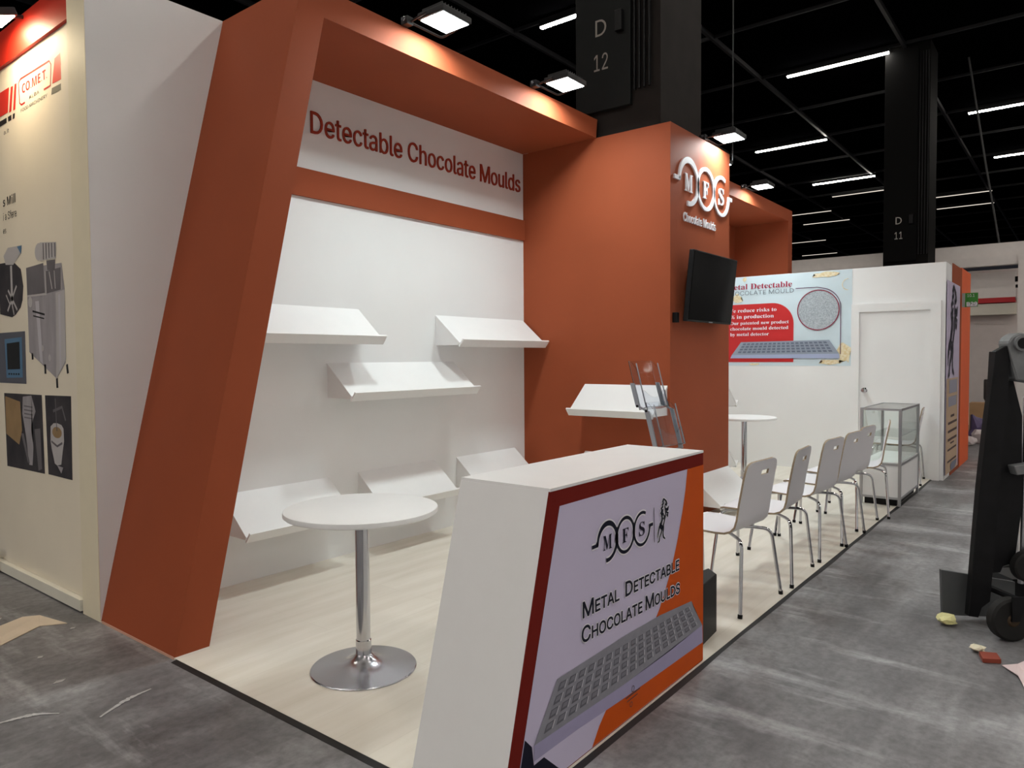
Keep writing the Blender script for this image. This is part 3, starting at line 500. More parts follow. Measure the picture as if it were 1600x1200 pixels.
shelf(.745, 1.59, .612, 'white sloping shelf, bottom row left, behind the round table top', G)
shelf(1.859, 2.692, .618, 'white sloping shelf, bottom row middle, right of the round table top', G)
shelf(2.966, 3.80, .608, 'white sloping shelf, bottom row right, partly behind the counter corner', G)
shelf(0, .835, 1.235, 'white sloping shelf on the tower side, behind the clear leaflet holder', G, -PI/2, (3.96, -1.127, 1.235))
shelf(0, .835, .62, 'white sloping shelf low on the tower side, only a tip above the counter', G, -PI/2, (3.96, -1.127, .612))
shelf(4.40, 5.25, .392, 'white sloping shelf low on the tower front, beside the first chair', G, 0, (4.825, -1.568, .392))
shelf(0, .835, 1.235, 'white sloping shelf on the far side of the tower, seen edge on', G, PI/2, (5.255, -1.127, 1.235))
shelf(0, .835, .62, 'white sloping shelf low on the far side of the tower, barely showing', G, PI/2, (5.255, -1.127, .612))

# ================================================================== POSTER ON END WALL
pw = thing('wall_poster', 'large pale poster about metal detectable moulds on the end wall', 'poster', (8.09, -1.2, 1.35))
fp = Face((8.09, 0, 0), (0, -1, 0), (0, 0, 1), (-1, 0, 0), .003)
PALE = mat('pale_blue_print', (206, 222, 230), .5, noise=.04, scale=3)
fp.poly('poster_sheet', [(.1, 1.352), (2.036, 1.352), (2.036, 2.566), (.1, 2.566)], PALE, pw, 0, .002)
GOLD = speckle_mat('gold_leaf_print', (222, 200, 150), (236, 226, 200), 40)
for b_ in [blob(1.72, 2.52, .17, .04), blob(1.95, 1.52, .09, .14), blob(1.80, 1.40, .16, .03), blob(.56, 2.27, .07, .06), blob(.66, 2.53, .03, .03), blob(.8, 1.375, .07, .015)]: fp.poly('gold_fleck', b_, GOLD, pw, 2)
fp.strokes('leaf_ring', [(arc(1.99, 2.38, .07, 90, 270, 14), .008)], GOLD, pw, 2)
PRED = mat('poster_red', (200, 40, 42), .5)
fp.poly('red_panel', [(.1, 1.402), (1.322, 1.402)]+arc(1.042, 1.912, .28, 0, 90, 12)+[(.1, 2.192)], PRED, pw, 2)
CRIM = mat('crimson_ink', (160, 24, 60), .5); GREYI = mat('grey_ink', (120, 128, 136), .5)
fp.text('title', serif('Metal Detectable'), .40, 1.30, 2.398, .078, CRIM, pw, 3)
fp.text('subtitle', 'CHOCOLATE MOULD', .395, 1.325, 2.318, .056, GREYI, pw, 3)
fp.strokes('callout_line', [([(1.345, 2.368), (1.62, 2.365)]+arc(1.64, 2.09, .265, 80, 0, 14)+[(1.905, 1.50)], .009)], mat('plum_ink', (92, 48, 84), .5), pw, 3)
fp.poly('sample_disc', arc(1.63, 2.073, .253, 0, 360, 40)[:-1], speckle_mat('grey_grain', (150, 158, 166), (186, 194, 200), 70), pw, 3)
fp.strokes('disc_ring', [(arc(1.63, 2.073, .256, 0, 360, 44), .012)], mat('plum_red_ink', (140, 30, 60), .5), pw, 4)
for s_, x1_, z_, b_ in (('We reduce risks to', 1.10, 2.085, 1), ('0% in production', 1.065, 2.0, 1), ('Our patented new product', 1.262, 1.916, 0), ('chocolate mould detected', 1.256, 1.84, 0), ('by metal detector', 1.0, 1.762, 0)):
    fp.text('text_line', serif(s_) if b_ else serif(s_), .43 if s_[0] in 'W0' else .465, x1_, z_, .052 if b_ else .046, WHITE_INK, pw, 4)
MTOP = mat('mould_grey', (150, 160, 176), .5); MSIDE = mat('mould_front', (166, 176, 206), .5); MCELL = mat('mould_cell', (108, 118, 136), .5); MEDGE = mat('mould_rim', (196, 200, 212), .5)
fp.poly('mould_picture', [(.49, 1.50), (.62, 1.676), (1.77, 1.685), (1.892, 1.508)], MTOP, pw, 5)
fp.poly('mould_front', [(.47, 1.455), (.49, 1.50), (1.892, 1.508), (1.90, 1.448)], MSIDE, pw, 5)
def cells(A, B, C, D, nx, ny, gx, gy):
    """cells of a grid in the quad A (near left) B (far left) C (far right) D (near right)"""
    A, B, C, D = map(Vector, (A, B, C, D)); out = []
    f = lambda u, v: tuple((A*(1-u)+D*u)*(1-v)+(B*(1-u)+C*u)*v)
    for i in range(nx):
        for j in range(ny):
            u0, u1, v0, v1 = (i+gx)/nx, (i+1-gx)/nx, (j+gy)/ny, (j+1-gy)/ny
            out.append([f(u0, v0), f(u1, v0), f(u1, v1), f(u0, v1)])
    return out
fp.polys('mould_cells', cells((.56, 1.52), (.65, 1.664), (1.74, 1.672), (1.83, 1.525), 19, 4, .16, .2), MCELL, pw, 6)['kind'] = 'stuff'

# side banner with the horse, on the aisle face of the store room
sb = thing('side_banner', 'narrow lilac and tan banner with a black horse on the store room end', 'banner', (8.6, -3.06, 0))
fs = Face((0, -3.058, 0), (1, 0, 0), (0, 0, 1), (0, -1, 0), .003)
fs.poly('banner_sheet', [(8.10, .06), (9.18, .06), (9.18, 2.36), (8.10, 2.36)], mat('lilac_banner', (196, 184, 210), .5), sb, 0, .004)
TAN = mat('tan_print', (196, 168, 138), .5)
fs.poly('tan_panel', [(8.10, .06), (9.06, .06), (9.06, 1.20), (8.10, 1.20)], TAN, sb, 3)
fs.strokes('horse_emblem', [(p, [x*.9 for x in w2] if isinstance(w2, list) else w2*.9) for p, w2 in horse_lines(8.16, 1.22, .88, 1.1)], NAVY, sb, 4)
GRY = mat('grey_print', (150, 150, 166), .5)
fs.polys('picture_strip', [[(8.30, 1.02), (8.95, 1.02), (8.95, 1.18), (8.30, 1.18)], [(8.24, .86), (8.92, .86), (8.92, .98), (8.24, .98)]], GRY, sb, 4)
INK = mat('brown_ink', (80, 62, 60), .6)
fs.strokes('text_line', [([(8.45, .74), (8.75, .74)], .03), ([(8.24, .66), (8.98, .66)], .03), ([(8.24, .56), (8.98, .56)], .03), ([(8.24, .46), (8.98, .46)], .03), ([(8.45, .41), (8.75, .41)], .02), ([(8.22, .34), (8.96, .34)], .025), ([(8.22, .20), (8.96, .20)], .025)], INK, sb, 4)
fs.polys('machine_picture', [[(8.50, .07), (8.80, .07), (8.95, .12), (9.0, .17), (8.55, .17), (8.45, .14)]], mat('machine_blue', (120, 124, 142), .5), sb, 5)
# terracotta and orange end panels of the next stand
e1 = tag(settle(obj('end_panel', box((8.56, -3.063, 0), (9.40, -3.057, 2.60)), TERRA), (9, -3.06, 0)), 'terracotta panel strip behind and above the horse banner', 'panel')
e2 = tag(settle(obj('end_panel', box((9.405, -3.06, 0), (10.34, -2.0, 2.62)), mat('orange_paint', (236, 96, 24), .5, noise=.03)), (9.9, -2.5, 0)), 'tall bright orange end panel behind the green stand number sign', 'panel')
for v in sb.children: v.location.y -= .008

# ================================================================== RECEPTION COUNTER
ct = thing('reception_counter', 'white reception counter with slanted end and lilac and orange front print', 'counter', (.9, -2.7, 0))
obj('counter_body', prism([(.012, 0, .008), (1.557, 0, .008), (1.557, 0, 1.02), (.286, 0, 1.02)], (0, .405, 0)), WHITE_LAM, None)
o = bpy.data.objects['counter_body']; o.data.transform(Matrix.Translation((0, -2.908, 0))); o.parent = ct; o.matrix_parent_inverse = world_of(ct).inverted()
obj('counter_top', prism([(.2865, 0, 1.02), (1.557, 0, 1.02), (1.557, 0, 1.0305), (.2885, 0, 1.0305)], (0, .413, 0)), WHITE_LAM, None)
o = bpy.data.objects['counter_top']; o.data.transform(Matrix.Translation((0, -2.916, 0))); o.parent = ct; o.matrix_parent_inverse = world_of(ct).inverted()
fc = Face((0, -2.9085, 0), (1, 0, 0), (0, 0, 1), (0, -1, 0), .001)
fc.poly('front_frame', [(.012, .008), (1.557, .008), (1.557, 1.02), (.286, 1.02)], TERRA_D, ct, 0, .006)
fc.poly('lilac_print', [(.072, .012), (1.40, .012), (1.40, .962), (.343, .962)], LILAC, ct, 7)
oc = [(.549, .014), (.60, .075), (.66, .125), (.72, .17), (.85, .215), (1.0, .30), (1.10, .39), (1.157, .461), (1.215, .54), (1.27, .645), (1.324, .773), (1.355, .865), (1.377, .962)]
fc.polys('orange_print', [[a, (1.556, a[1]), (1.556, b[1]), b] for a, b in zip(oc, oc[1:])], ORANGE, ct, 8)
fc.polys('navy_shape', [[(.134, .218), (.172, .179), (.183, .111), (.16, .012), (.076, .012)], [(.183, .111), (.241, .114), (.329, .036), (.35, .012), (.16, .012)]], NAVY, ct, 8)
PL = mat('mould_photo_top', (142, 142, 152), .5, noise=.06, scale=30); PF = mat('mould_photo_front', (164, 158, 192), .5, noise=.04); PC = mat('mould_photo_cell', (104, 104, 114), .5); PE = mat('mould_photo_rim', (176, 176, 186), .5)
fc.poly('mould_picture', [(.183, .179), (.32, .357), (.80, .365), (1.10, .36), (1.422, .336), (1.445, .30), (1.545, .185), (1.20, .172), (.80, .168)], PL, ct, 9)
fc.poly('mould_front', [(.183, .179), (.80, .168), (1.20, .172), (1.545, .185), (1.55, .10), (1.20, .105), (.80, .112), (.45, .125), (.183, .125)], PF, ct, 9)
q0 = cells((.222, .19), (.335, .345), (1.40, .322), (1.50, .20), 17, 4, .14, .16)
fc.polys('mould_cells', q0, PC, ct, 10)['kind'] = 'stuff'
rims = []
for a, b, c, d in q0:
    A, B, C, D = map(Vector, (a, b, c, d)); k = .18
    rims.append([tuple(B), tuple(C), tuple(C*(1-k)+D*k), tuple(B*(1-k)+A*k)])
fc.polys('mould_rims', rims, PE, ct, 11)['kind'] = 'stuff'
inner = []
for a, b, c, d in q0:
    A, B, C, D = map(Vector, (a, b, c, d)); k = .35
    lp = lambda u, v: tuple((A*(1-u)+D*u)*(1-v)+(B*(1-u)+C*u)*v)
    inner.append([lp(.32, .08), lp(.9, .08), lp(.9, .72), lp(.32, .72)])
fc.polys('mould_pockets', inner, mat('mould_photo_pocket', (126, 126, 136), .5), ct, 11)['kind'] = 'stuff'
fc.strokes('mould_marks', [(arc(.86, .125, .012, 0, 360, 10), .003), ([(.80, .105), (.92, .107)], .006), ([(.81, .088), (.90, .09)], .004), (arc(.845, .066, .010, 0, 360, 10), .003)], INK, ct, 10)
lines, cs = mfs_lines(.80, .772, .0745, .0135)
fc.strokes('logo_halo', [(p, [x+.012 for x in w2] if isinstance(w2, list) else w2+.012) for p, w2 in lines], WHITE_INK, ct, 9)
lg = fc.strokes('ring_logo', lines, NAVY, ct, 10)
for ch, cx in zip('MFS', cs):
    hw = .032 if ch == 'M' else .024
    fc.text('letter', serif(ch), cx-hw, cx+hw, .742, .06, NAVY, lg, 10)
fc.strokes('divider', [([(1.049, .69), (1.043, .84)], .004)], NAVY, ct, 10)
hl = horse_lines(1.075, .682, .125, .182)
fc.strokes('horse_halo', [(p, [x+.010 for x in w2] if isinstance(w2, list) else w2+.010) for p, w2 in hl], WHITE_INK, ct, 9)
fc.strokes('horse_emblem', hl, NAVY, ct, 10)
R1 = [('M', 1), ('ETAL  ', .78), ('D', 1), ('ETECTABLE', .78)]; R2 = [('C', 1), ('HOCOLATE ', .78), ('M', 1), ('OULDS', .78)]
for R, x0, x1, yb, sl in ((R1, .485, 1.288, .525, -.010), (R2, .478, 1.294, .434, -.030)):
    fc.text('lettering_halo', R, x0, x1, yb, .058, WHITE_INK, ct, 9, 0, sl, .0055)
    fc.text('lettering', R, x0, x1, yb, .058, NAVY, ct, 10, 0, sl, .0017)

# ================================================================== BISTRO TABLES
def bistro():
    t = thing('bistro_table', '', 'table', (0, 0, 0))
    obj('table_top', lathe([(0, .752), (.353, .752), (.359, .757), (.36, .766), (.358, .777), (.352, .78), (0, .78)], (0, 0, 0), 64), WHITE_LAM, t, True)
    obj('pole', lathe([(.033, .09), (.033, .752)], (0, 0, 0), 28), CHROME, t, True)
    obj('pole_sleeve', lathe([(.0335, .05), (.037, .055), (.037, .145), (.0335, .148)], (0, 0, 0), 28), CHROME, t, True)
    obj('mount_plate', lathe([(0, .742), (.11, .742), (.11, .752), (0, .752)], (0, 0, 0), 24), BLACKM, t)
    obj('base', lathe([(.0, .008), (.248, .008), (.25, .012), (.246, .017), (.19, .024), (.14, .030), (.11, .036), (.075, .048), (.05, .064), (.037, .08), (0, .08)], (0, 0, 0), 64), STEEL, t, True)
    return t
b1 = bistro(); b2 = copy_tree(b1)
b1.location = (.50, -1.67, 0); tag(b1, 'round white bistro table on a chrome pole in front of the shelf bay', 'table', 'round bistro tables')
b2.location = (6.54, -1.245, 0); tag(b2, 'round white bistro table on a chrome pole behind the first chair, by the end wall', 'table', 'round bistro tables')

# ================================================================== CHAIRS
def make_chair():
    t = thing('stacking_chair', '', 'chair', (0, 0, 0))
    # side profile of the bent plywood shell (y, z, half width)
    prof = [(.235, .438, .16), (.232, .446, .185), (.222, .455, .205), (.20, .462, .218), (.12, .462, .226), (.02, .457, .228), (-.08, .455, .227), (-.135, .458, .225), (-.172, .472, .223), (-.196, .498, .221), (-.208, .54, .219), (-.222, .64, .217), (-.240, .74, .215), (-.2475, .783, .214), (-.254, .812, .213), (-.259, .84, .207), (-.262, .857, .195), (-.2645, .868, .172), (-.266, .874, .14)]
    HX0, HX1 = .005, .105
    bm = new(); rows = []
    for y, z, h in prof:
        xs = [-h, -h*.75, -h*.4, -.02, HX0, (HX0+HX1)/2, HX1, max(h*.72, HX1+.01), h]
        rows.append([bm.verts.new((x, y, z)) for x in xs])
    for i in range(len(rows)-1):
        for k in range(8):
            if i == 13 and k in (4, 5): continue           # the grip hole
            f = bm.faces.new((rows[i][k], rows[i][k+1], rows[i+1][k+1], rows[i+1][k])); f.smooth = True
    bmesh.ops.recalc_face_normals(bm, faces=bm.faces[:])
    me = bpy.data.meshes.new('seat_shell'); bm.to_mesh(me); bm.free()
    sh = link('seat_shell', me, [SEATW, EDGE], t)
    md = sh.modifiers.new('thickness', 'SOLIDIFY'); md.thickness = .012; md.offset = 0; md.material_offset_rim = 1
    es = sh.modifiers.new('edges', 'EDGE_SPLIT'); es.split_angle = .9
    for sx in (-1, 1):
        for sy in (-1, 1):
            yy = .262*sy; iy = (.155 if sy > 0 else -.135)
            P = smooth_path([(sx*.07, iy*.55, .437), (sx*.13, iy, .437), (sx*.203, sy*.232, .424), (sx*.282, yy, .022)], 5, .05)
            lg = obj('leg', tube(P, .0105, 10), CHROME, t, True)
            obj('foot_cap', tube([(sx*.281, yy-.0*sy, .030), (sx*.2845, yy, .008)], .0135, 10), BLACK, lg, True)
    obj('under_frame', box((-.09, -.09, .428), (.09, .09, .449)), BLACKM, t)
    return t
ch0 = make_chair()
chairs = [(2.212, -2.849, 2.781, -2.891, 'white chair with chrome legs nearest the counter, first of the row'),
          (2.905, -2.905, 3.53, -2.880, 'white chair with chrome legs, second from the counter, turned almost edge on'),
          (3.65, -2.885, 4.19, -2.925, 'white chair with chrome legs, third from the counter, its back squarely seen'),
          (4.20, -2.895, 4.765, -2.93, 'white chair with chrome legs, fourth from the counter'),
          (4.785, -2.87, 5.33, -2.91, 'white chair with chrome legs, fifth from the counter, overlapping the fourth'),
          (5.44, -2.955, 6.005, -2.90, 'white chair with chrome legs in front of the glass display case, sixth from the counter'),
          (7.49, -2.90, 8.04, -2.875, 'white chair with chrome legs beyond the glass display case, by the door')]
extra = [0, .02, 0, 0, 0, .10, .05]
for i, (x0, y0, x1, y1, lab) in enumerate(chairs):
    c = ch0 if i == 0 else copy_tree(ch0)
    a = math.atan2(y1-y0, x1-x0)+extra[i]
    mx, my = (x0+x1)/2, (y0+y1)/2
    c.location = (mx-.262*math.sin(a), my+.262*math.cos(a), 0); c.rotation_euler = (0, 0, a)
    tag(c, lab, 'chair', 'white stacking chairs along the aisle')

# ================================================================== GLASS DISPLAY CASE
sc = thing('display_case', 'aluminium framed glass display case with white cabinet base near the door', 'display case', (6.55, -2.78, 0))
X0, X1, Y0, Y1, ZT = 6.075, 7.05, -2.965, -2.595, .965
p_ = .026
for x in (X0, X1-p_):
    for y in (Y0, Y1-p_): obj('post', box((x, y, .008), (x+p_, y+p_, ZT), .003), ALU, sc)
for z in (ZT-.024, .405, .075):
    for y in (Y0, Y1-p_): obj('rail', box((X0+p_, y+.002, z), (X1-p_, y+p_-.002, z+.022)), ALU, sc)
    for x in (X0, X1-p_): obj('rail', box((x+.002, Y0+p_, z), (x+p_-.002, Y1-p_, z+.022)), ALU, sc)
obj('deck', box((X0+.012, Y0+.012, .427), (X1-.012, Y1-.012, .437)), WHITE_LAM, sc)
obj('base_panel', box((X0+.008, Y0+p_, .097), (X0+.018, Y1-p_, .405)), WHITE_LAM, sc)
obj('base_panel', box((X0+p_, Y0+.008, .097), (X1-p_, Y0+.018, .405)), WHITE_LAM, sc)
obj('base_panel', box((X0+p_, Y1-.018, .097), (X1-p_, Y1-.008, .405)), WHITE_LAM, sc)
obj('base_panel', box((X1-.018, Y0+p_, .097), (X1-.008, Y1-p_, .405)), WHITE_LAM, sc)
obj('plinth', box((X0+.04, Y0+.04, .01), (X1-.04, Y1-.04, .075)), BLACK, sc)
def pane(name, a, b):
    bm = box(a, b); return obj(name, bm, GLASS, sc)
pane('glass_pane', (X0+.010, Y0+p_, .437), (X0+.014, Y1-p_, ZT-.024)); pane('glass_pane', (X1-.014, Y0+p_, .437), (X1-.010, Y1-p_, ZT-.024))
pane('glass_pane', (X0+p_, Y0+.010, .437), (X1-p_, Y0+.014, ZT-.024)); pane('glass_pane', (X0+p_, Y1-.014, .437), (X1-p_, Y1-.010, ZT-.024))
pane('glass_top', (X0+p_, Y0+p_, ZT-.010), (X1-p_, Y1-p_, ZT-.005)); pane('glass_shelf', (X0+.02, Y0+.02, .686), (X1-.02, Y1-.05, .692))

# ================================================================== TELEVISION
tv = thing('television', 'large black wall television tilted forward on the tower front', 'television', (4.6, -1.62, 2.1))
bm = box((-.485, -.022, -.305), (.485, .022, .305), .006)
T = Matrix.Translation((4.54, -1.69, 2.088)) @ Matrix.Rotation(.10, 4, 'X')
bm.transform(T); obj('tv_body', bm, BLACK, tv)
bm = box((-.473, -.0245, -.288), (.473, -.0215, .293)); bm.transform(T); obj('tv_screen', bm, SCREEN, tv)
bm = box((-.04, -.0235, -.303), (.04, -.022, -.293)); bm.transform(T); obj('badge', bm, GREYPL, tv)
bm = new(); add_box(bm, (4.3, -1.585, 1.84), (4.36, -1.568, 2.25)); add_box(bm, (4.80, -1.585, 1.84), (4.86, -1.568, 2.25)); add_box(bm, (4.28, -1.60, 2.0), (4.88, -1.575, 2.06)); add_box(bm, (4.30, -1.68, 2.02), (4.36, -1.585, 2.05)); add_box(bm, (4.80, -1.68, 2.02), (4.86, -1.585, 2.05))
obj('wall_bracket', bm, BLACKM, tv)
obj('sensor_box', box((4.00, -1.61, 1.775), (4.05, -1.568, 1.86), .004), BLACK, tv)

# ================================================================== FLOODLIGHTS
LENS = emit('flood_lens', (.93, 1.0, .99), LENSGLOW)
FA = bpy.data.lights.new('flood_beam', 'AREA'); FA.shape = 'RECTANGLE'; FA.size = .236; FA.size_y = .2; FA.energy = FLOOD
FA.color = (.88, 1.0, 1.0); FA.spread = math.radians(165)
def flood_local():
    t = thing('floodlight', '', 'lamp', (0, 0, 0))
    # local origin at the lens centre; the bracket goes back to +y (y=+.215 is the fascia face)
    h = obj('housing', box((-.135, -.115, .004), (.135, .115, .045), .008), BLACKM, t)
    b = bpy.data.objects.new('beam', FA); COL.objects.link(b); b.parent = t; b.location = (0, 0, -.004)
    bm = new()
    for k in range(9): add_box(bm, (-.115+k*.0275, -.09, .045), (-.109+k*.0275, .09, .07))
    obj('cooling_fins', bm, BLACKM, t)
    o = obj('lens', box((-.118, -.100, -.001), (.118, .100, .004)), LENS, t)
    bm = new()
    add_tube(bm, smooth_path([(-.15, .02, .02), (-.15, .17, .0), (.15, .17, .0), (.15, .02, .02)], 4, .03), .008, 8)
    obj('yoke', bm, BLACKM, t)
    obj('clamp', box((-.185, .155, -.02), (-.13, .215, .03), .004), BLACKM, t)
    obj('arm', tube([(-.15, .205, .0), (-.14, .17, .0)], .010, 8), BLACKM, t)
    obj('knob', tube([(-.2, .18, .01), (-.185, .18, .01)], .014, 10), STEEL, t)
    return t
fl = flood_local()
floods = [((1.76, -1.05, 3.655), 'white floodlight on the left arch, nearest the camera'),
          ((3.15, -1.05, 3.655), 'white floodlight on the left arch beside the dark concrete column'),
          ((4.90, -1.705, 3.512), 'white floodlight over the tower logo'),
          ((6.24, -1.05, 3.655), 'white floodlight on the right arch, half hidden by the tower edge'),
          ((7.66, -1.05, 3.655), 'white floodlight on the right arch, far end')]
for i, (p, lab) in enumerate(floods):
    c = fl if i == 0 else copy_tree(fl)
    c.location = p; tag(c, lab, 'lamp', 'floodlights along the top of the stand')
# unseen white walls and floodlights added across both aisles for side light
def fill_flood(e):
    L_ = bpy.data.lights.new('flood_beam', 'AREA'); L_.shape = 'RECTANGLE'; L_.size = .236; L_.size_y = .2; L_.energy = e
    L_.color = (1.0, .94, .87); return L_
FB = (fill_flood(FILL_SHORT), fill_flood(FILL_LONG))
for (a, b, lab, spots, ax) in (((-5, -8.4, 0), (22, -8.2, 3.5), 'unseen white wall added across the long aisle to bounce side light', [(x, -7.0) for x in (-3.5, 0, 3.5, 7, 10.5, 14, 17.5, 20.5)], 1),
                          ((-6.7, -7.5, 0), (-6.5, 8, 3.5), 'unseen white wall added across the short aisle to bounce side light', [(-5.3, y) for y in (-5.5, -2, 1.5, 5)], 0)):
    wo = tag(settle(obj('bounce_wall', box(a, b), WHITE), (a[0], a[1], 0)), lab, 'wall')
    for k, (x, y) in enumerate(spots):
        c = copy_tree(fl); c.location = (x, y, 3.62); c.rotation_euler = (0, 0, PI if ax else PI/2)
        for ch in list(c.children):
            if ch.type == 'LIGHT': ch.data = FB[ax]
            elif ch.name.startswith(('arm', 'clamp', 'knob')): bpy.data.objects.remove(ch)
        q = 1.22
        if ax: m_ = tube([(x, y, 3.66), (x, y-q, 3.66), (x, y-q, 3.4)], .012, 6)
        else: m_ = tube([(x, y, 3.66), (x-q, y, 3.66), (x-q, y, 3.4)], .012, 6)
        obj('arm', m_, BLACKM, c)
        tag(c, 'unseen floodlight added across the %s aisle for side light' % ('long' if ax else 'short'), 'lamp', 'added floodlights across the %s aisle' % ('long' if ax else 'short'))
# warm lamp of the neighbour
WL = emit('warm_lens', (1, .80, .52), WARM)
nl = thing('floodlight', 'warm glowing floodlight at the picture edge above the neighbouring banner', 'lamp', (-.17, .9, 3.5))
bm = box((-.11, -.13, .003), (.11, .13, .05), .008); T = Matrix.Translation((-.17, .90, 3.54)) @ Matrix.Rotation(-.35, 4, 'Y')
bm.transform(T); obj('housing', bm, BLACKM, nl)
bm = box((-.095, -.115, -.002), (.095, .115, .003)); bm.transform(T); obj('lens', bm, WL, nl)
obj('arm', tube([(-.12, .9, 3.59), (.0, .9, 3.63)], .012, 8), BLACKM, nl)

# ================================================================== CEILING TUBES
TB = emit('tube_glow', (1.0, .94, .86), TUBE)
def tube_light_local():
    t = thing('tube_light', '', 'lamp', (0, 0, 0))
    obj('housing', box((-.05, -1.0, .012), (.05, 1.0, .07)), BLACKM, t)
    for y in (-.7, .7): obj('hanger', box((-.006, y-.006, .07), (.006, y+.006, .14)), BLACKM, t)
    obj('diffuser', box((-.038, -.985, -.012), (.038, .985, .012)), TB, t)
    return t
tl = tube_light_local(); first = True
vis = [(14.38, -.20, 'long white ceiling tube, the nearest one right of the dark column'),
       (9.16, 2.55, 'white ceiling tube running behind the dark column left edge'),
       (19.67, 2.38, 'long white ceiling tube, second one back from the tower, left'),
       (25.0, 2.27, 'long white ceiling tube, third one back, left of the far column'),
       (19.67, -2.95, 'long white ceiling tube cut by the right picture edge, upper one'),
       (24.9, -3.05, 'long white ceiling tube cut by the right picture edge, lower one'),
       (27.5, 2.28, 'thin ceiling tube touching the far column left side'),
       (32.8, 4.9, 'faint ceiling tube low on the left of the far column'),
       (43.4, 8.1, 'short looking ceiling tube just above the far white wall'),
       (30.19, -.58, 'thin ceiling tube right of the far column, upper of two'),
       (32.75, -.43, 'thin ceiling tube right of the far column, lower of two'),
       (30.22, 5.0, 'faint ceiling tube beside the right arch corner, upper of two'),
       (38.05, 7.3, 'faint ceiling tube beside the right arch corner, lower of two')]
off = [(x, y) for x in (-6.6, -1.35, 3.9) for y in (-8.2, -5.6, -2.95, -.2, 2.55)]+[(9.15, -5.6), (14.4, -5.6), (9.15, -8.2), (14.4, -8.2), (9.15, -2.95)]  # unseen tubes added for the hall's ambient light
SLIM = bpy.data.meshes.new('slim_diffuser'); bm = box((-.022, -.985, -.008), (.022, .985, .012)); bm.to_mesh(SLIM); bm.free(); SLIM.materials.append(emit('weak_tube_glow', (1, .9, .78), .9))
off += [(x, y) for x in (-4, 4, 12, 20) for y in (-13.5, -19, -24.6, -30.2, -35.8)]  # more unseen tubes, added for low light on upright faces
for i, it in enumerate([v for v in vis]+off):
    c = tl if i == 0 else copy_tree(tl)
    c.location = (it[0], it[1], 7.48)
    if len(it) > 2 and it[2].startswith(('thin', 'faint', 'short')):     # slimmer, weaker tubes
        for ch in c.children:
            if ch.name.startswith('diffuser'): ch.data = SLIM
    tag(c, it[2] if len(it) > 2 else 'unseen ceiling tube added for ambient hall light', 'lamp', 'ceiling tubes of the hall' if len(it) > 2 else 'unseen ceiling tubes added for ambient light')

# ================================================================== HALL COLUMNS
COLD = mat('dark_painted_concrete', (36, 32, 30), .8, spec=.2, noise=.2, scale=4, bump=.3)
PANEL = mat('black_column_panel', (24, 26, 26), .6, spec=.2, noise=.15, scale=3)
LETG = mat('grey_stencil_paint', (150, 146, 138), .7)
def column(x0, x1, y0, y1, py0, py1, num, label, zp, zl, h, lx):
    t = thing('hall_column', label, 'column', ((x0+x1)/2, (y0+y1)/2, 0))
    zb = 3.467 if x0 < 6 else 0
    obj('shaft', box((x0, y0, zb), (x1, y1, 7.6)), COLD, t)
    pn = obj('panel', box((x0-.045, py0, zp), (x0-.002, py1, 7.5), .006), PANEL, t)
    fz = Face((x0-.045, 0, 0), (0, -1, 0), (0, 0, 1), (-1, 0, 0), .002)
    for s_, z_, w2 in (('D', zl, .11), (num, zl-.295*h/.14, .14)):
        fz.text('lettering', s_, lx-w2*h/.14*.5, lx+w2*h/.14*.5, z_, h, LETG, pn, 1)
    bm = new()
    for k in range(4): add_tube(bm, [(x0-.02-.004*k, py0-.03-.05*k, zp+.12), (x0-.02, py0-.03-.05*k, 7.4)], .013, 6)
    obj('cables', bm, BLACK, t)
    obj('switch_box', box((x0-.09, py0+.06, zl-.02), (x0-.045, py0+.13, zl+.16), .005), BLACK, t)
    return t
column(4.012, 4.845, -1.45, -.60, -1.18, -.615, '12', 'massive dark concrete column marked D 12 rising out of the tower', 3.70, 4.365, .145, .885)
COLD = mat('far_column_paint', (20, 19, 18), .8, spec=.1); PANEL = mat('far_column_panel', (14, 14, 14), .7, spec=.1); LETG = mat('far_stencil', (190, 186, 178), .7)
column(14.5, 15.35, -1.90, -1.10, -1.70, -1.11, '11', 'distant dark concrete column marked D 11 in front of the far white wall', 3.35, 4.09, .14, 1.385)

tag(settle(obj('hanging_wire', tube([(5.25, -1.60, 3.40), (5.25, -1.60, 7.6)], .007, 6), BLACKM), (5.25, -1.6, 3.4)), 'thin dark wire running up from the tower corner to the ceiling', 'wire')
tag(settle(obj('support_pole', tube([(16, -2.947, 3.68), (16, -2.682, 5.387), (16, -2.36, 7.6)], .02, 6), mat('pole_grey', (70, 70, 70), .6)), (16, -2.9, 3.68)), 'slanting thin grey pole above the far white stand', 'pole')
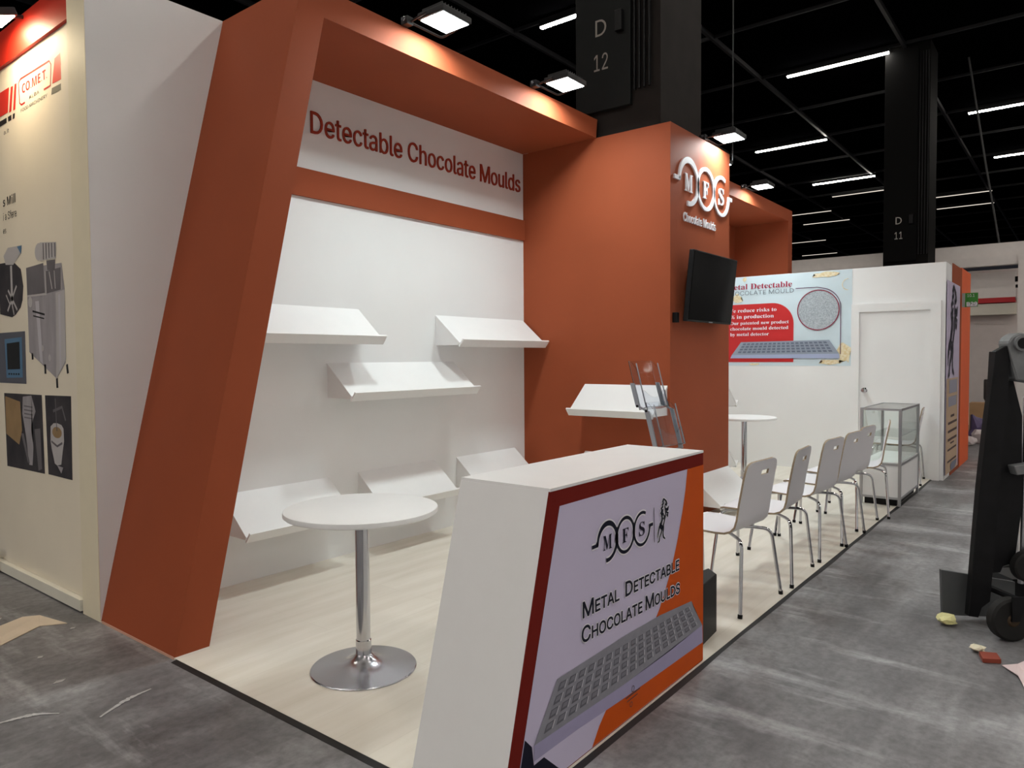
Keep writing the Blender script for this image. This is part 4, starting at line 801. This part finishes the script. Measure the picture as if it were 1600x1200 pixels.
# ================================================================== LITERATURE STAND AND CASE
ls = thing('leaflet_stand', 'clear zigzag leaflet stand with grey hinges behind the counter', 'stand', (2.1, -2.45, 0))
ang = -.25   # turned a little towards the short side
Rz = Matrix.Rotation(ang, 4, 'Z'); LT = Matrix.Translation((2.2, -2.3, 0)) @ Rz
def lpart(name, bm, m, parent, smooth=False):
    bm.transform(LT); return obj(name, bm, m, parent, smooth)
def pocket(y, z, tilt, h=.29):
    """clear leaflet tray: back, two side wings, low front with two humps; leaning back by tilt"""
    W = .098; T = Matrix.Translation((0, y, z)) @ Matrix.Rotation(tilt, 4, 'X')
    bm = new(); add_box(bm, (-W, -.002, 0), (W, .002, h)); bm.transform(T)
    pk = lpart('leaflet_pocket', bm, ACRYL, ls)
    for s in (-1, 1):
        P = [(s*W, 0, 0), (s*W, -.055, .0), (s*W, -.055, h*.55), (s*W, -.045, h*.8), (s*W, -.02, h*.95), (s*W, 0, h)]
        bm = prism(P, (-s*.003, 0, 0)); bm.transform(T); lpart('side_wing', bm, ACRYL, pk)
        bm = box((s*(W-.004)-.002, -.056, h*.0), (s*(W-.004)+.002, -.050, h*.9)); bm.transform(T); lpart('wing_rim', bm, GREYPL, pk)
    bm = prism([(-W, -.055, 0), (W, -.055, 0), (W, -.055, .10), (W*.8, -.055, .098), (W*.5, -.055, .07), (0, -.055, .055), (-W*.5, -.055, .07), (-W*.8, -.055, .098), (-W, -.055, .10)], (0, -.003, 0)); bm.transform(T); lpart('pocket_front', bm, ACRYL, pk)
    bm = box((-W, -.058, -.003), (W, .002, .001)); bm.transform(T); lpart('pocket_floor', bm, ACRYL, pk)
for z, y, tl_, h in ((1.17, .0, -.30, .30), (.955, -.13, -.30, .27), (.62, .02, -.2, .27), (.32, .06, -.2, .27)): pocket(y, z, tl_, h)
for s in (-1, 1):
    x = s*.106
    P = [(x, .045, 1.325), (x, .0, 1.19), (x, -.07, 1.165), (x, -.14, .94), (x, .03, .88), (x, .0, .62), (x, .08, .56), (x, .06, .32), (x, .14, .03)]
    bm = new()
    for a, b in zip(P, P[1:]):
        a, b = Vector(a), Vector(b); n2 = Vector((0, 1, 0))*.016
        add_prism(bm, [a-n2, b-n2, b+n2, a+n2], (s*.008, 0, 0))
    lpart('hinge_arm', bm, GREYPL, ls)
    for z, y in ((1.19, .0), (1.165, -.07), (.94, -.14), (.88, .03)):
        lpart('rivet', tube([(x+s*.006, y, z), (x+s*.014, y, z)], .008, 10), BLACK, ls)
lpart('foot_plate', box((-.11, .06, .008), (.11, .24, .032), .006), BLACKM, ls)
cs_ = tag(settle(obj('carrying_case', prism([(1.951, -2.822, .008), (2.03, -2.742, .008), (1.83, -2.71, .008), (1.70, -2.845, .008)], (0, 0, .312), .004), BLACK), (1.88, -2.78, .008)), 'upright black case on the floor at the right end of the counter', 'case')

# ================================================================== NEIGHBOUR'S BANNER
nb = thing('printed_banner', 'cream machinery banner of the neighbouring stand at the left picture edge', 'banner', (0, 1.5, .08))
fn = Face((.0214, 0, 0), (0, -1, 0), (0, 0, 1), (-1, 0, 0), .0005)
bm = new(); nx, nz = 40, 30; rows = []
for j in range(nz+1):
    z = .08+(3.43-.08)*j/nz; row = []
    for i in range(nx+1):
        y = 6.5+(.245-6.5)*(i/nx)**.6
        d = .010*math.exp(-((y-.27-.02*z)/.035)**2)*max(0, 1-abs(z-1.9)/1.8)
        row.append(bm.verts.new((.022-d, y, z)))
    rows.append(row)
for j in range(nz):
    for i in range(nx):
        f = bm.faces.new((rows[j][i], rows[j][i+1], rows[j+1][i+1], rows[j+1][i])); f.smooth = True
obj('banner_cloth', bm, CREAM, nb)
BR = mat('banner_red', (214, 52, 40), .55); BRD = mat('banner_dark_red', (190, 50, 44), .55); BK = mat('banner_black', (36, 32, 32), .6); BG = mat('banner_grey', (120, 116, 104), .6)
neg = lambda L: [(-a, b) for a, b in L]
fr = [(-.974, 3.125), (-1.036, 3.124), (-1.066, 3.142), (-1.076, 3.27), (-1.043, 3.288), (-.566, 3.281), (-.541, 3.254), (-.56, 3.134), (-.661, 3.133)]
fn.strokes('logo_frame', [(fr, .012)], BRD, nb, 1)
fn.text('logo_lettering', sansb('CO.ME.T.'), -1.018, -.605, 3.19, .058, BRD, nb, 1)
fn.text('logo_lettering', 'ALBA', -.903, -.737, 3.128, .021, BK, nb, 1)
fn.text('logo_lettering', 'FOOD MACHINERY', -1.05, -.61, 3.078, .021, BK, nb, 1)
fn.polys('logo_bars', [neg([(.486, 3.274), (.397, 3.288), (.388, 3.131), (.529, 3.137)]), neg([(1.60, 3.288), (1.246, 3.284), (1.282, 3.128), (1.64, 3.126)]), neg([(1.214, 3.277), (1.175, 3.277), (1.217, 3.122), (1.261, 3.12)]), neg([(1.145, 3.279), (1.111, 3.279), (1.146, 3.118), (1.185, 3.119)])], BR, nb, 1)
fn.polys('logo_blocks', [neg([(1.6, 3.099), (1.307, 3.099), (1.31, 3.065), (1.6, 3.065)]), neg([(1.285, 3.098), (1.219, 3.1), (1.222, 3.066), (1.277, 3.066)]), neg([(1.191, 3.098), (1.154, 3.097), (1.164, 3.065), (1.2, 3.065)])], BK, nb, 1)
fn.poly('logo_blocks', neg([(.538, 3.113), (.393, 3.109), (.396, 3.072), (.548, 3.076)]), BG, nb, 1)
fn.text('text_line', 'a.it', -1.37, -1.272, 2.997, .028, BK, nb, 1)
fn.text('text_line', sansb('s Mill'), -1.425, -1.193, 2.526, .058, BK, nb, 1)
fn.text('text_line', 'i a Sfere', -1.43, -1.181, 2.433, .05, BK, nb, 1)
fn.text('text_line', 'es', -1.44, -1.383, 2.345, .04, BK, nb, 1)
PD = speckle_mat('photo_dark', (44, 42, 48), (66, 62, 66), 6); PS = mat('photo_steel', (164, 159, 163), .5, noise=.12, scale=3, stretch=(1, 4, 1)); PS2 = mat('photo_steel_dark', (112, 108, 112), .5, noise=.12, scale=4); PSL = mat('photo_steel_light', (190, 186, 186), .5); PB = mat('photo_blue', (92, 128, 160), .5); PBK = mat('photo_screen', (40, 42, 44), .5); PGREY = mat('photo_grey', (96, 98, 108), .5); PBR = mat('photo_brown', (160, 132, 96), .5, noise=.1)
p1 = fn.poly('machine_photo', neg([(1.04, 2.082), (.468, 2.067), (.432, 1.906), (.448, 1.47), (.591, 1.372), (1.029, 1.539)]), PS, nb, 1)
fn.poly('machine_side', neg([(.562, 1.895), (.432, 1.906), (.44, 1.489), (.591, 1.372)]), PSL, p1, 2)
fn.poly('machine_tank', neg([(.72, 2.036), (.47, 2.042), (.48, 1.909), (.713, 1.898)]), PS2, p1, 2)
fn.poly('machine_back', neg([(1.04, 2.082), (.75, 2.09), (.74, 1.905), (1.03, 1.90)]), PS2, p1, 2)
fn.poly('motor_block', neg([(.70, 2.10), (.56, 2.095), (.57, 2.035), (.69, 2.04)]), PS2, p1, 2)
fn.poly('machine_motor', [(-x, y) for x, y in arc(.82, 2.165, .062, 0, 360, 14, .055)[:-1]], PSL, p1, 3)
fn.poly('machine_motor', neg([(.80, 2.222), (.54, 2.198), (.55, 2.10), (.80, 2.108)]), PSL, p1, 2)
fn.polys('motor_ribs', [neg([(.75-.045*k, 2.212-.004*k), (.735-.045*k, 2.211-.004*k), (.735-.045*k, 2.112), (.75-.045*k, 2.112)]) for k in range(5)], PS2, p1, 3)
fn.strokes('machine_shaft', [(neg([(.66, 2.03), (.62, 1.92)]), .012), (neg([(.58, 2.03), (.57, 1.92)]), .010)], PSL, p1, 3)
fn.strokes('machine_seams', [(neg([(1.03, 1.90), (.71, 1.895)]), .012), (neg([(.562, 1.895), (.591, 1.372)]), .008), (neg([(.72, 2.036), (.713, 1.90)]), .012), (neg([(.47, 2.042), (.48, 1.909)]), .010)], PSL, p1, 4)
fn.polys('machine_sheen', [neg([(.90, 1.86), (.84, 1.86), (.80, 1.46), (.85, 1.48)]), neg([(.53, 1.88), (.50, 1.885), (.51, 1.44), (.54, 1.42)])], mat('photo_steel_pale', (196, 192, 198), .5), p1, 2.5)
fn.strokes('machine_legs', [(neg([(.978, 1.53), (.975, 1.49)]), .03), (neg([(.769, 1.46), (.769, 1.40)]), .03), (neg([(.589, 1.375), (.585, 1.315)]), .03), (neg([(.43, 1.46), (.42, 1.405)]), .03)], PBK, p1, 1)
fn.strokes('machine_marks', [(neg([(.95, 1.80), (.75, 1.77)]), .012), (neg([(.94, 1.77), (.76, 1.745)]), .008)], PBK, p1, 3)
fn.polys('machine_knobs', [arc(-.985, 1.86, .035, 0, 360, 12)[:-1], arc(-.80, 1.56, .02, 0, 360, 10)[:-1], arc(-.69, 1.50, .022, 0, 360, 10)[:-1]], PSL, p1, 3)
p2 = fn.poly('mixer_photo', [(-x, y) for x, y in [(1.55, 2.152), (1.267, 2.143), (1.135, 2.083), (1.099, 1.97), (1.12, 1.88), (1.157, 1.834), (1.25, 1.79), (1.32, 1.775), (1.55, 1.806)]], PD, nb, 1)
fn.poly('funnel', neg([(1.446, 2.195), (1.359, 2.244), (1.104, 2.235), (1.12, 2.19), (1.269, 2.122), (1.41, 2.134)]), PSL, p2, 2)
fn.polys('funnel_light', [neg([(1.19, 2.235), (1.104, 2.235), (1.12, 2.18)])], PB, p2, 3)
fn.strokes('mixer_arms', [(neg([(1.31, 2.12), (1.31, 1.86)]), .035), (neg([(1.40, 1.82), (1.22, 1.98)]), .018), (neg([(1.38, 1.96), (1.22, 1.82)]), .018), (neg([(1.31, 1.86), (1.28, 1.79)]), .014), (neg([(1.42, 1.93), (1.36, 1.87)]), .012)], PSL, p2, 2)
p3 = fn.poly('panel_photo', neg([(1.6, 1.676), (1.093, 1.676), (1.096, 1.331), (1.6, 1.331)]), PGREY, nb, 1)
fn.poly('panel_bezel', neg([(1.477, 1.631), (1.154, 1.639), (1.158, 1.372), (1.46, 1.366)]), PB, p3, 2)
fn.poly('panel_screen', neg([(1.438, 1.602), (1.196, 1.609), (1.199, 1.428), (1.434, 1.424)]), PBK, p3, 3)
fn.polys('panel_keys', [neg([(1.42-.045*k, 1.40), (1.395-.045*k, 1.40), (1.395-.045*k, 1.388), (1.42-.045*k, 1.388)]) for k in range(5)], PBK, p3, 3)
p4 = fn.poly('process_photo', neg([(1.52, 1.261), (.84, 1.265), (.826, .764), (1.502, .756)]), PD, nb, 1)
fn.poly('cardboard', neg([(1.5, 1.24), (1.22, 1.21), (1.20, 1.02), (1.26, .92), (1.5, .98)]), PBR, p4, 2)
fn.poly('pump_body', neg([(1.168, 1.245), (1.015, 1.257), (.95, 1.156), (1.0, 1.10), (1.034, 1.027), (1.006, .918), (1.03, .80), (1.091, .799), (1.12, .95), (1.148, 1.035), (1.186, 1.132)]), PS, p4, 2)
fn.polys('pump_rings', [neg([(1.15, 1.19-.025*k), (1.0, 1.185-.025*k), (1.0, 1.177-.025*k), (1.15, 1.18-.025*k)]) for k in range(4)], PS2, p4, 3)
fn.polys('pipe', [neg([(.98, 1.04), (.88, 1.05), (.87, .79), (.93, .775)]), neg([(1.22, 1.0), (1.17, 1.0), (1.08, .81), (1.11, .81)])], PS2, p4, 2)
p5 = fn.poly('outlet_photo', neg([(.787, 1.265), (.383, 1.27), (.397, .766), (.767, .767)]), PD, nb, 1)
fn.poly('outlet_pipe', neg([(.709, 1.072), (.66, 1.095), (.605, 1.098), (.54, 1.09), (.509, 1.07), (.505, .993), (.53, .93), (.558, .846), (.62, .835), (.658, .844), (.70, .93), (.716, .979)]), PSL, p5, 2)
fn.poly('outlet_bore', arc(-.61, 1.04, .075, 0, 360, 16, .035)[:-1], PBR, p5, 3)
fn.strokes('outlet_rods', [(neg([(.62, 1.25), (.61, 1.05)]), .012), (neg([(.66, 1.17), (.52, 1.20), (.47, 1.12)]), .018), (neg([(.70, .98), (.61, .955), (.53, .98)]), .014)], PS2, p5, 4)
fn.poly('outlet_drop', neg([(.62, .835), (.53, .83), (.56, .79)]), PS, p5, 3)

# ================================================================== GREEN STAND SIGN
gs = thing('stand_sign', 'green and white stand number sign on the orange end panel', 'sign', (9.42, -3.07, 2.2))
SGREEN = mat('sign_green', (60, 140, 52), .5); SGREY = mat('sign_grey', (168, 172, 170), .5)
obj('sign_plate', box((9.40, -3.242, 2.105), (9.43, -3.10, 2.287), .003), SGREEN, gs)
obj('sign_bracket', box((9.40, -3.10, 2.105), (9.43, -3.066, 2.287)), SGREY, gs)
fg = Face((9.40, 0, 0), (0, -1, 0), (0, 0, 1), (-1, 0, 0), .002)
fg.poly('number_field', [(3.118, 2.107), (3.24, 2.107), (3.24, 2.155), (3.118, 2.150)], SGREY, gs, 1)
fg.text('lettering', '10.1', 3.125, 3.205, 2.235, .036, WHITE_INK, gs, 2)
fg.text('lettering', sansb('B29'), 3.118, 3.236, 2.118, .052, WHITE_INK, gs, 2)

# ================================================================== FAR STAND BEHIND
FARW = mat('far_white_panel', (232, 226, 222), .6, noise=.03)
FARP = mat('far_panel_shade', (224, 214, 210), .6, noise=.03)
fw = thing('far_stand', 'pale unfinished stand across the far aisle with header beam and post', 'stand', (14.6, -2, 0))
for i in range(4):
    y1 = 6-i*2.36; obj('header_panel', box((15.5, y1-2.35, 3.24), (15.6, y1, 3.68)), FARW, fw)
obj('header_beam', box((15.42, -3.55, 3.24), (15.52, 6, 3.42)), FARW, fw)
obj('header_panel', box((15.5, -3.64, 3.43), (15.6, -3.45, 3.70)), FARW, fw)
obj('back_panel', box((16.3, -3.6, 0), (16.4, 6, 3.24)), FARP, fw)
obj('corner_post', box((15.38, -3.50, 0), (15.52, -3.30, 3.42)), FARW, fw)
obj('hanging_box', box((16.0, -3.22, 2.60), (16.25, -2.1, 3.16)), FARW, fw)
obj('red_strip', box((15.99, -3.22, 2.54), (16.25, -2.4, 2.64)), mat('far_red', (190, 40, 46), .5), fw)
obj('cream_shelf', box((16.02, -3.24, 2.30), (16.25, -2.1, 2.52)), CREAMW, fw)
obj('spot', tube([(15.7, -3.27, 3.02), (15.7, -3.27, 2.92)], .04, 8), BLACK, fw)
obj('spot', tube([(15.7, -3.27, 2.86), (15.7, -3.27, 2.80)], .03, 8), BLACK, fw)
sp = tag(settle(obj('side_wall_panel', box((16.3, -6.5, 0), (16.4, -3.6, 3.6)), mat('greyish_panel', (176, 170, 172), .6)), (16.3, -5, 0)), 'greyish wall panel right of the far corner post', 'panel')
# processing machine on legs seen past the orange panel
mc_ = thing('steel_machine', 'small grey steel machine on legs behind the orange panel', 'machine', (14.5, -3.05, 0))
MS = mat('dull_steel', (112, 106, 104), .45, .6, noise=.15)
obj('tank', lathe([(0, .62), (.13, .62), (.15, .66), (.15, 1.0), (.14, 1.02), (0, 1.02)], (14.5, -3.0, 0), 20), MS, mc_, True)
obj('column', tube([(14.5, -3.17, .55), (14.5, -3.17, 1.15)], .05, 12), MS, mc_, True)
bm = new(); add_tube(bm, [(14.42, -3.19, 1.22), (14.48, -3.19, 1.22)], .075, 16); obj('handwheel', bm, MS, mc_, True)
for y in (-2.9, -3.1): obj('leg', tube([(14.5, y, 0), (14.5, y, .62)], .022, 8), MS, mc_)
obj('lower_tray', box((14.36, -3.2, .18), (14.64, -2.86, .24)), BLACKM, mc_)
random.seed(3)
def crumple(name, c, r, m, label, cat, sq=.7, seed=0):
    rnd = random.Random(seed); bm = new(); bmesh.ops.create_icosphere(bm, subdivisions=2, radius=1)
    for v in bm.verts:
        k = 1+rnd.uniform(-.28, .28); v.co = Vector((v.co.x*r*k, v.co.y*r*k, max(-.0, v.co.z*sq+.55)*r*k))
    o = obj(name, bm, m); o.location = c; return tag(o, label, cat)
CARD = mat('kraft_cardboard', (170, 136, 100), .8, noise=.08); PAPER = mat('crumpled_white_paper', (216, 206, 206), .7)
tag(settle(obj('cardboard_box', box((13.6, -2.95, 0), (13.95, -2.72, .62)), CARD), (13.7, -2.8, 0)), 'brown cardboard box standing behind the orange panel', 'box')
crumple('plastic_bundle', (13.0, -2.92, 0), .20, mat('purple_plastic', (96, 84, 120), .5), 'purple plastic bundle in the heap past the orange panel', 'bundle', 1.5, 1)
crumple('paper_heap', (12.6, -3.0, 0), .16, PAPER, 'crumpled pale paper heap on the floor past the orange panel', 'paper', .8, 2)
crumple('paper_heap', (12.2, -2.86, 0), .11, PAPER, 'small crumpled pale paper beside the foot of the orange panel', 'paper', .7, 4)

# ================================================================== DARK TROLLEY AT THE RIGHT EDGE
tr = thing('lift_trolley', 'heavy black lifting trolley with grey pivot and wheels at the right picture edge', 'trolley', (2.95, -3.95, 0))
TO = Vector((3.0, -3.93, 0)); TU = Vector((.6203, -.7844, 0)); TN = Vector((-.7844, -.6203, 0))
def tp(u, v, w2=0): return TO+TU*u+Vector((0, 0, v))+TN*w2
def tprism(pts, w0, w1, bev=0): return prism([tp(u, v, w0) for u, v in pts], TN*(w1-w0), bev)
TBK = mat('worn_black_steel', (20, 20, 22), .55, spec=.25, noise=.35, scale=9, bump=.1); TGR = mat('grey_casting', (118, 120, 122), .6, noise=.2, scale=10, bump=.3); RUB = mat('black_rubber', (22, 21, 20), .75, noise=.2, scale=20)
obj('mast_blade', tprism([(.002, 1.499), (.061, 1.53), (.085, 1.46), (.06, 1.179), (.032, .756), (.012, .4), (-.005, .132), (-.056, .104), (-.066, .045), (-.123, .054), (-.074, .756), (-.038, 1.145)], .02, .06, .004), TBK, tr)
obj('mast_plate', tprism([(.04, 1.50), (.108, 1.46), (.145, 1.319), (.194, 1.143), (.2, .648), (.167, .328), (.096, .314), (.09, .275), (.0, .275), (-.01, .5), (.02, 1.0)], -.06, .0, .004), TBK, tr)
obj('pivot_casting', tprism([(.06, 1.547), (.081, 1.579), (.123, 1.599), (.172, 1.585), (.20, 1.557), (.235, 1.319), (.106, 1.341), (.076, 1.46)], -.02, .075, .008), TGR, tr)
obj('pivot_ring', add_tube(new(), [tp(.124, 1.541, .074), tp(.124, 1.541, .092)], .042, 24), TGR, tr, True)
obj('pivot_bore', add_tube(new(), [tp(.124, 1.541, .080), tp(.124, 1.541, .095)], .029, 20), BLACK, tr, True)
obj('grey_bracket', tprism([(.111, .876), (.36, .91), (.36, .855), (.129, .826)], .0, .06, .004), TGR, tr)
obj('guard_plate', tprism([(-.222, .284), (.19, .213), (.19, .012), (-.211, .03)], -.05, -.03), mat('dark_grey_plate', (84, 86, 88), .6, noise=.1), tr)
obj('chassis', tprism([(.16, .06), (.9, .06), (.9, .2), (.24, .2)], -.35, -.12), TBK, tr)
obj('rear_mast', tprism([(.30, .2), (.42, .2), (.42, 1.7), (.30, 1.7)], -.12, .0), TBK, tr)
obj('piston', tube([tp(.235, .2, -.05), tp(.245, 1.25, -.05)], .016, 10), STEEL, tr, True)
for (u, v, w2, r) in ((-.035, .112, .26, .112), (.42, .10, -.42, .10), (.62, .112, .26, .112)):
    wb_ = obj('wheel', lathe([(.03, -.028), (r-.012, -.03), (r, -.02), (r, .02), (r-.012, .03), (.03, .028)], (0, 0, 0), 28), RUB, tr, True)
    ax = Matrix.Translation(tp(u, v, w2)) @ (TN.to_track_quat('Z', 'Y').to_matrix().to_4x4())
    wb_.data.transform(ax)
    hb = lathe([(0, -.034), (.026, -.034), (.034, -.028), (.034, .028), (.026, .034), (0, .034)], (0, 0, 0), 18); hb.transform(ax)
    obj('hub', hb, mat('rusty_hub', (70, 56, 40), .6, .4), wb_, True)
    obj('fork', tprism([(u-.02, v), (u+.02, v), (u+.06, .24), (u-.02, .24)], w2+.035, w2+.045), TBK, tr)
    obj('axle_arm', tube([tp(u+.02, .22, w2+.04), tp(u+.12, .16, -.2)], .018, 8), TBK, tr)
ub = obj('upper_wheel', lathe([(.02, -.025), (.075, -.028), (.085, -.02), (.085, .02), (.075, .028), (.02, .025)], (0, 0, 0), 24), RUB, tr, True)
ub.data.transform(Matrix.Translation(tp(.20, .325, .05)) @ (TN.to_track_quat('Z', 'Y').to_matrix().to_4x4()))

# ================================================================== LITTER ON THE HALL FLOOR
def sheet(name, pts, m, label, cat, lift=None, t=.002):
    o = obj(name, prism([(x, y, .002+(lift[i] if lift else 0)) for i, (x, y) in enumerate(pts)], (0, 0, t)), m)
    c = (sum(p[0] for p in pts)/len(pts), sum(p[1] for p in pts)/len(pts), 0); settle(o, c); return tag(o, label, cat)
CARDW = mat('pale_cardboard', (216, 200, 178), .7, noise=.04)
sheet('cardboard_sheet', [(-.62, .02), (-.52, .42), (-.39, .315), (-.27, .36), (-.196, .329), (-.128, .124), (-.24, .20), (-.47, .05)], CARDW, 'pale cardboard sheet lying on the dark floor, left edge', 'cardboard', [0, 0, .02, .025, .02, .0, .0, 0], .004)
TAPE = mat('clear_white_tape', (186, 184, 184), .4, noise=.2, scale=40)
def ragged(pts, w0, seed):
    rnd = random.Random(seed); P = smooth_path([(x, y, 0) for x, y in pts], 4, .1); A, B = [], []
    Q = []
    for a, b in zip(P, P[1:]):
        for k in range(3): Q.append(a.lerp(b, k/3))
    for k, q in enumerate(Q):
        d = (Q[min(k+1, len(Q)-1)]-Q[max(k-1, 0)]).normalized(); n_ = Vector((-d.y, d.x, 0)); t = math.sin(PI*(k+.6)/(len(Q)+.2))
        A.append(tuple((q+n_*w0*(.35+.65*t)*rnd.uniform(.5, 1.1))[:2])); B.append(tuple((q-n_*w0*(.35+.65*t)*rnd.uniform(.5, 1.1))[:2]))
    return A+B[::-1]
sheet('tape_strip', ragged([(-.478, -1.165), (-.33, -1.085), (-.20, -1.07)], .014, 1), TAPE, 'curled strip of whitish tape on the dark floor before the arch', 'tape', None, .001)
sheet('tape_strip', ragged([(-.82, -.88), (-.70, -.90), (-.63, -.92), (-.55, -1.02)], .014, 2), TAPE, 'wavy whitish tape scrap near the bottom left picture corner', 'tape', None, .001)
for i, (x, y, lab) in enumerate([(-.45, -.66, 'small white paper flake left of the curled tape'), (-.14, .02, 'tiny white flake right of the cardboard sheet'), (-.34, .52, 'tiny white flake by the neighbouring baseboard'), (-.40, -.28, 'tiny white flake below the cardboard sheet')]):
    s = .03 if i == 0 else .016
    sheet('paper_flake', [(x-s, y-.008), (x+s*.3, y-.012), (x+s, y+.004), (x-s*.2, y+.012)], TAPE, lab, 'paper', None, .003)
YEL = mat('yellowish_paper', (214, 208, 150), .6); PNK = mat('pinkish_paper', (222, 200, 200), .6); BRK = mat('brick_red_card', (140, 62, 44), .7)
crumple('paper_scrap', (2.83, -3.775, 0), .05, YEL, 'crumpled yellowish paper scrap in front of the trolley plate', 'paper', .45, 11)
crumple('paper_scrap', (2.50, -3.95, 0), .035, mat('white_yellow_wrapper', (226, 216, 190), .6), 'small white and yellow wrapper on the aisle floor', 'paper', .4, 12)
sheet('card_piece', [(2.36, -3.985), (2.45, -3.96), (2.48, -4.03), (2.40, -4.055)], BRK, 'brick red card piece beside the pale torn paper', 'card', None, .02)
sheet('torn_paper', [(2.375, -4.06), (2.41, -4.12), (2.45, -4.16), (2.40, -4.20), (2.15, -4.20), (2.13, -4.165), (2.26, -4.13)], PNK, 'pale torn paper at the right picture edge', 'paper', [0, .01, .03, .03, .0, 0, .01], .003)
bg = thing('paper_bag', 'blue and white bag at the left picture edge below the banner', 'bag', (-.02, 1.62, 0))
obj('bag_body', prism([(-.09, 1.58, 0), (-.02, 1.58, 0), (-.03, 1.59, .10), (-.07, 1.59, .10)], (0, .12, 0)), WHITE_LAM, bg)
obj('bag_top', prism([(-.07, 1.59, .10), (-.03, 1.59, .10), (-.035, 1.575, .16), (-.06, 1.575, .155)], (0, .11, 0)), mat('blue_print', (40, 72, 160), .5), bg)
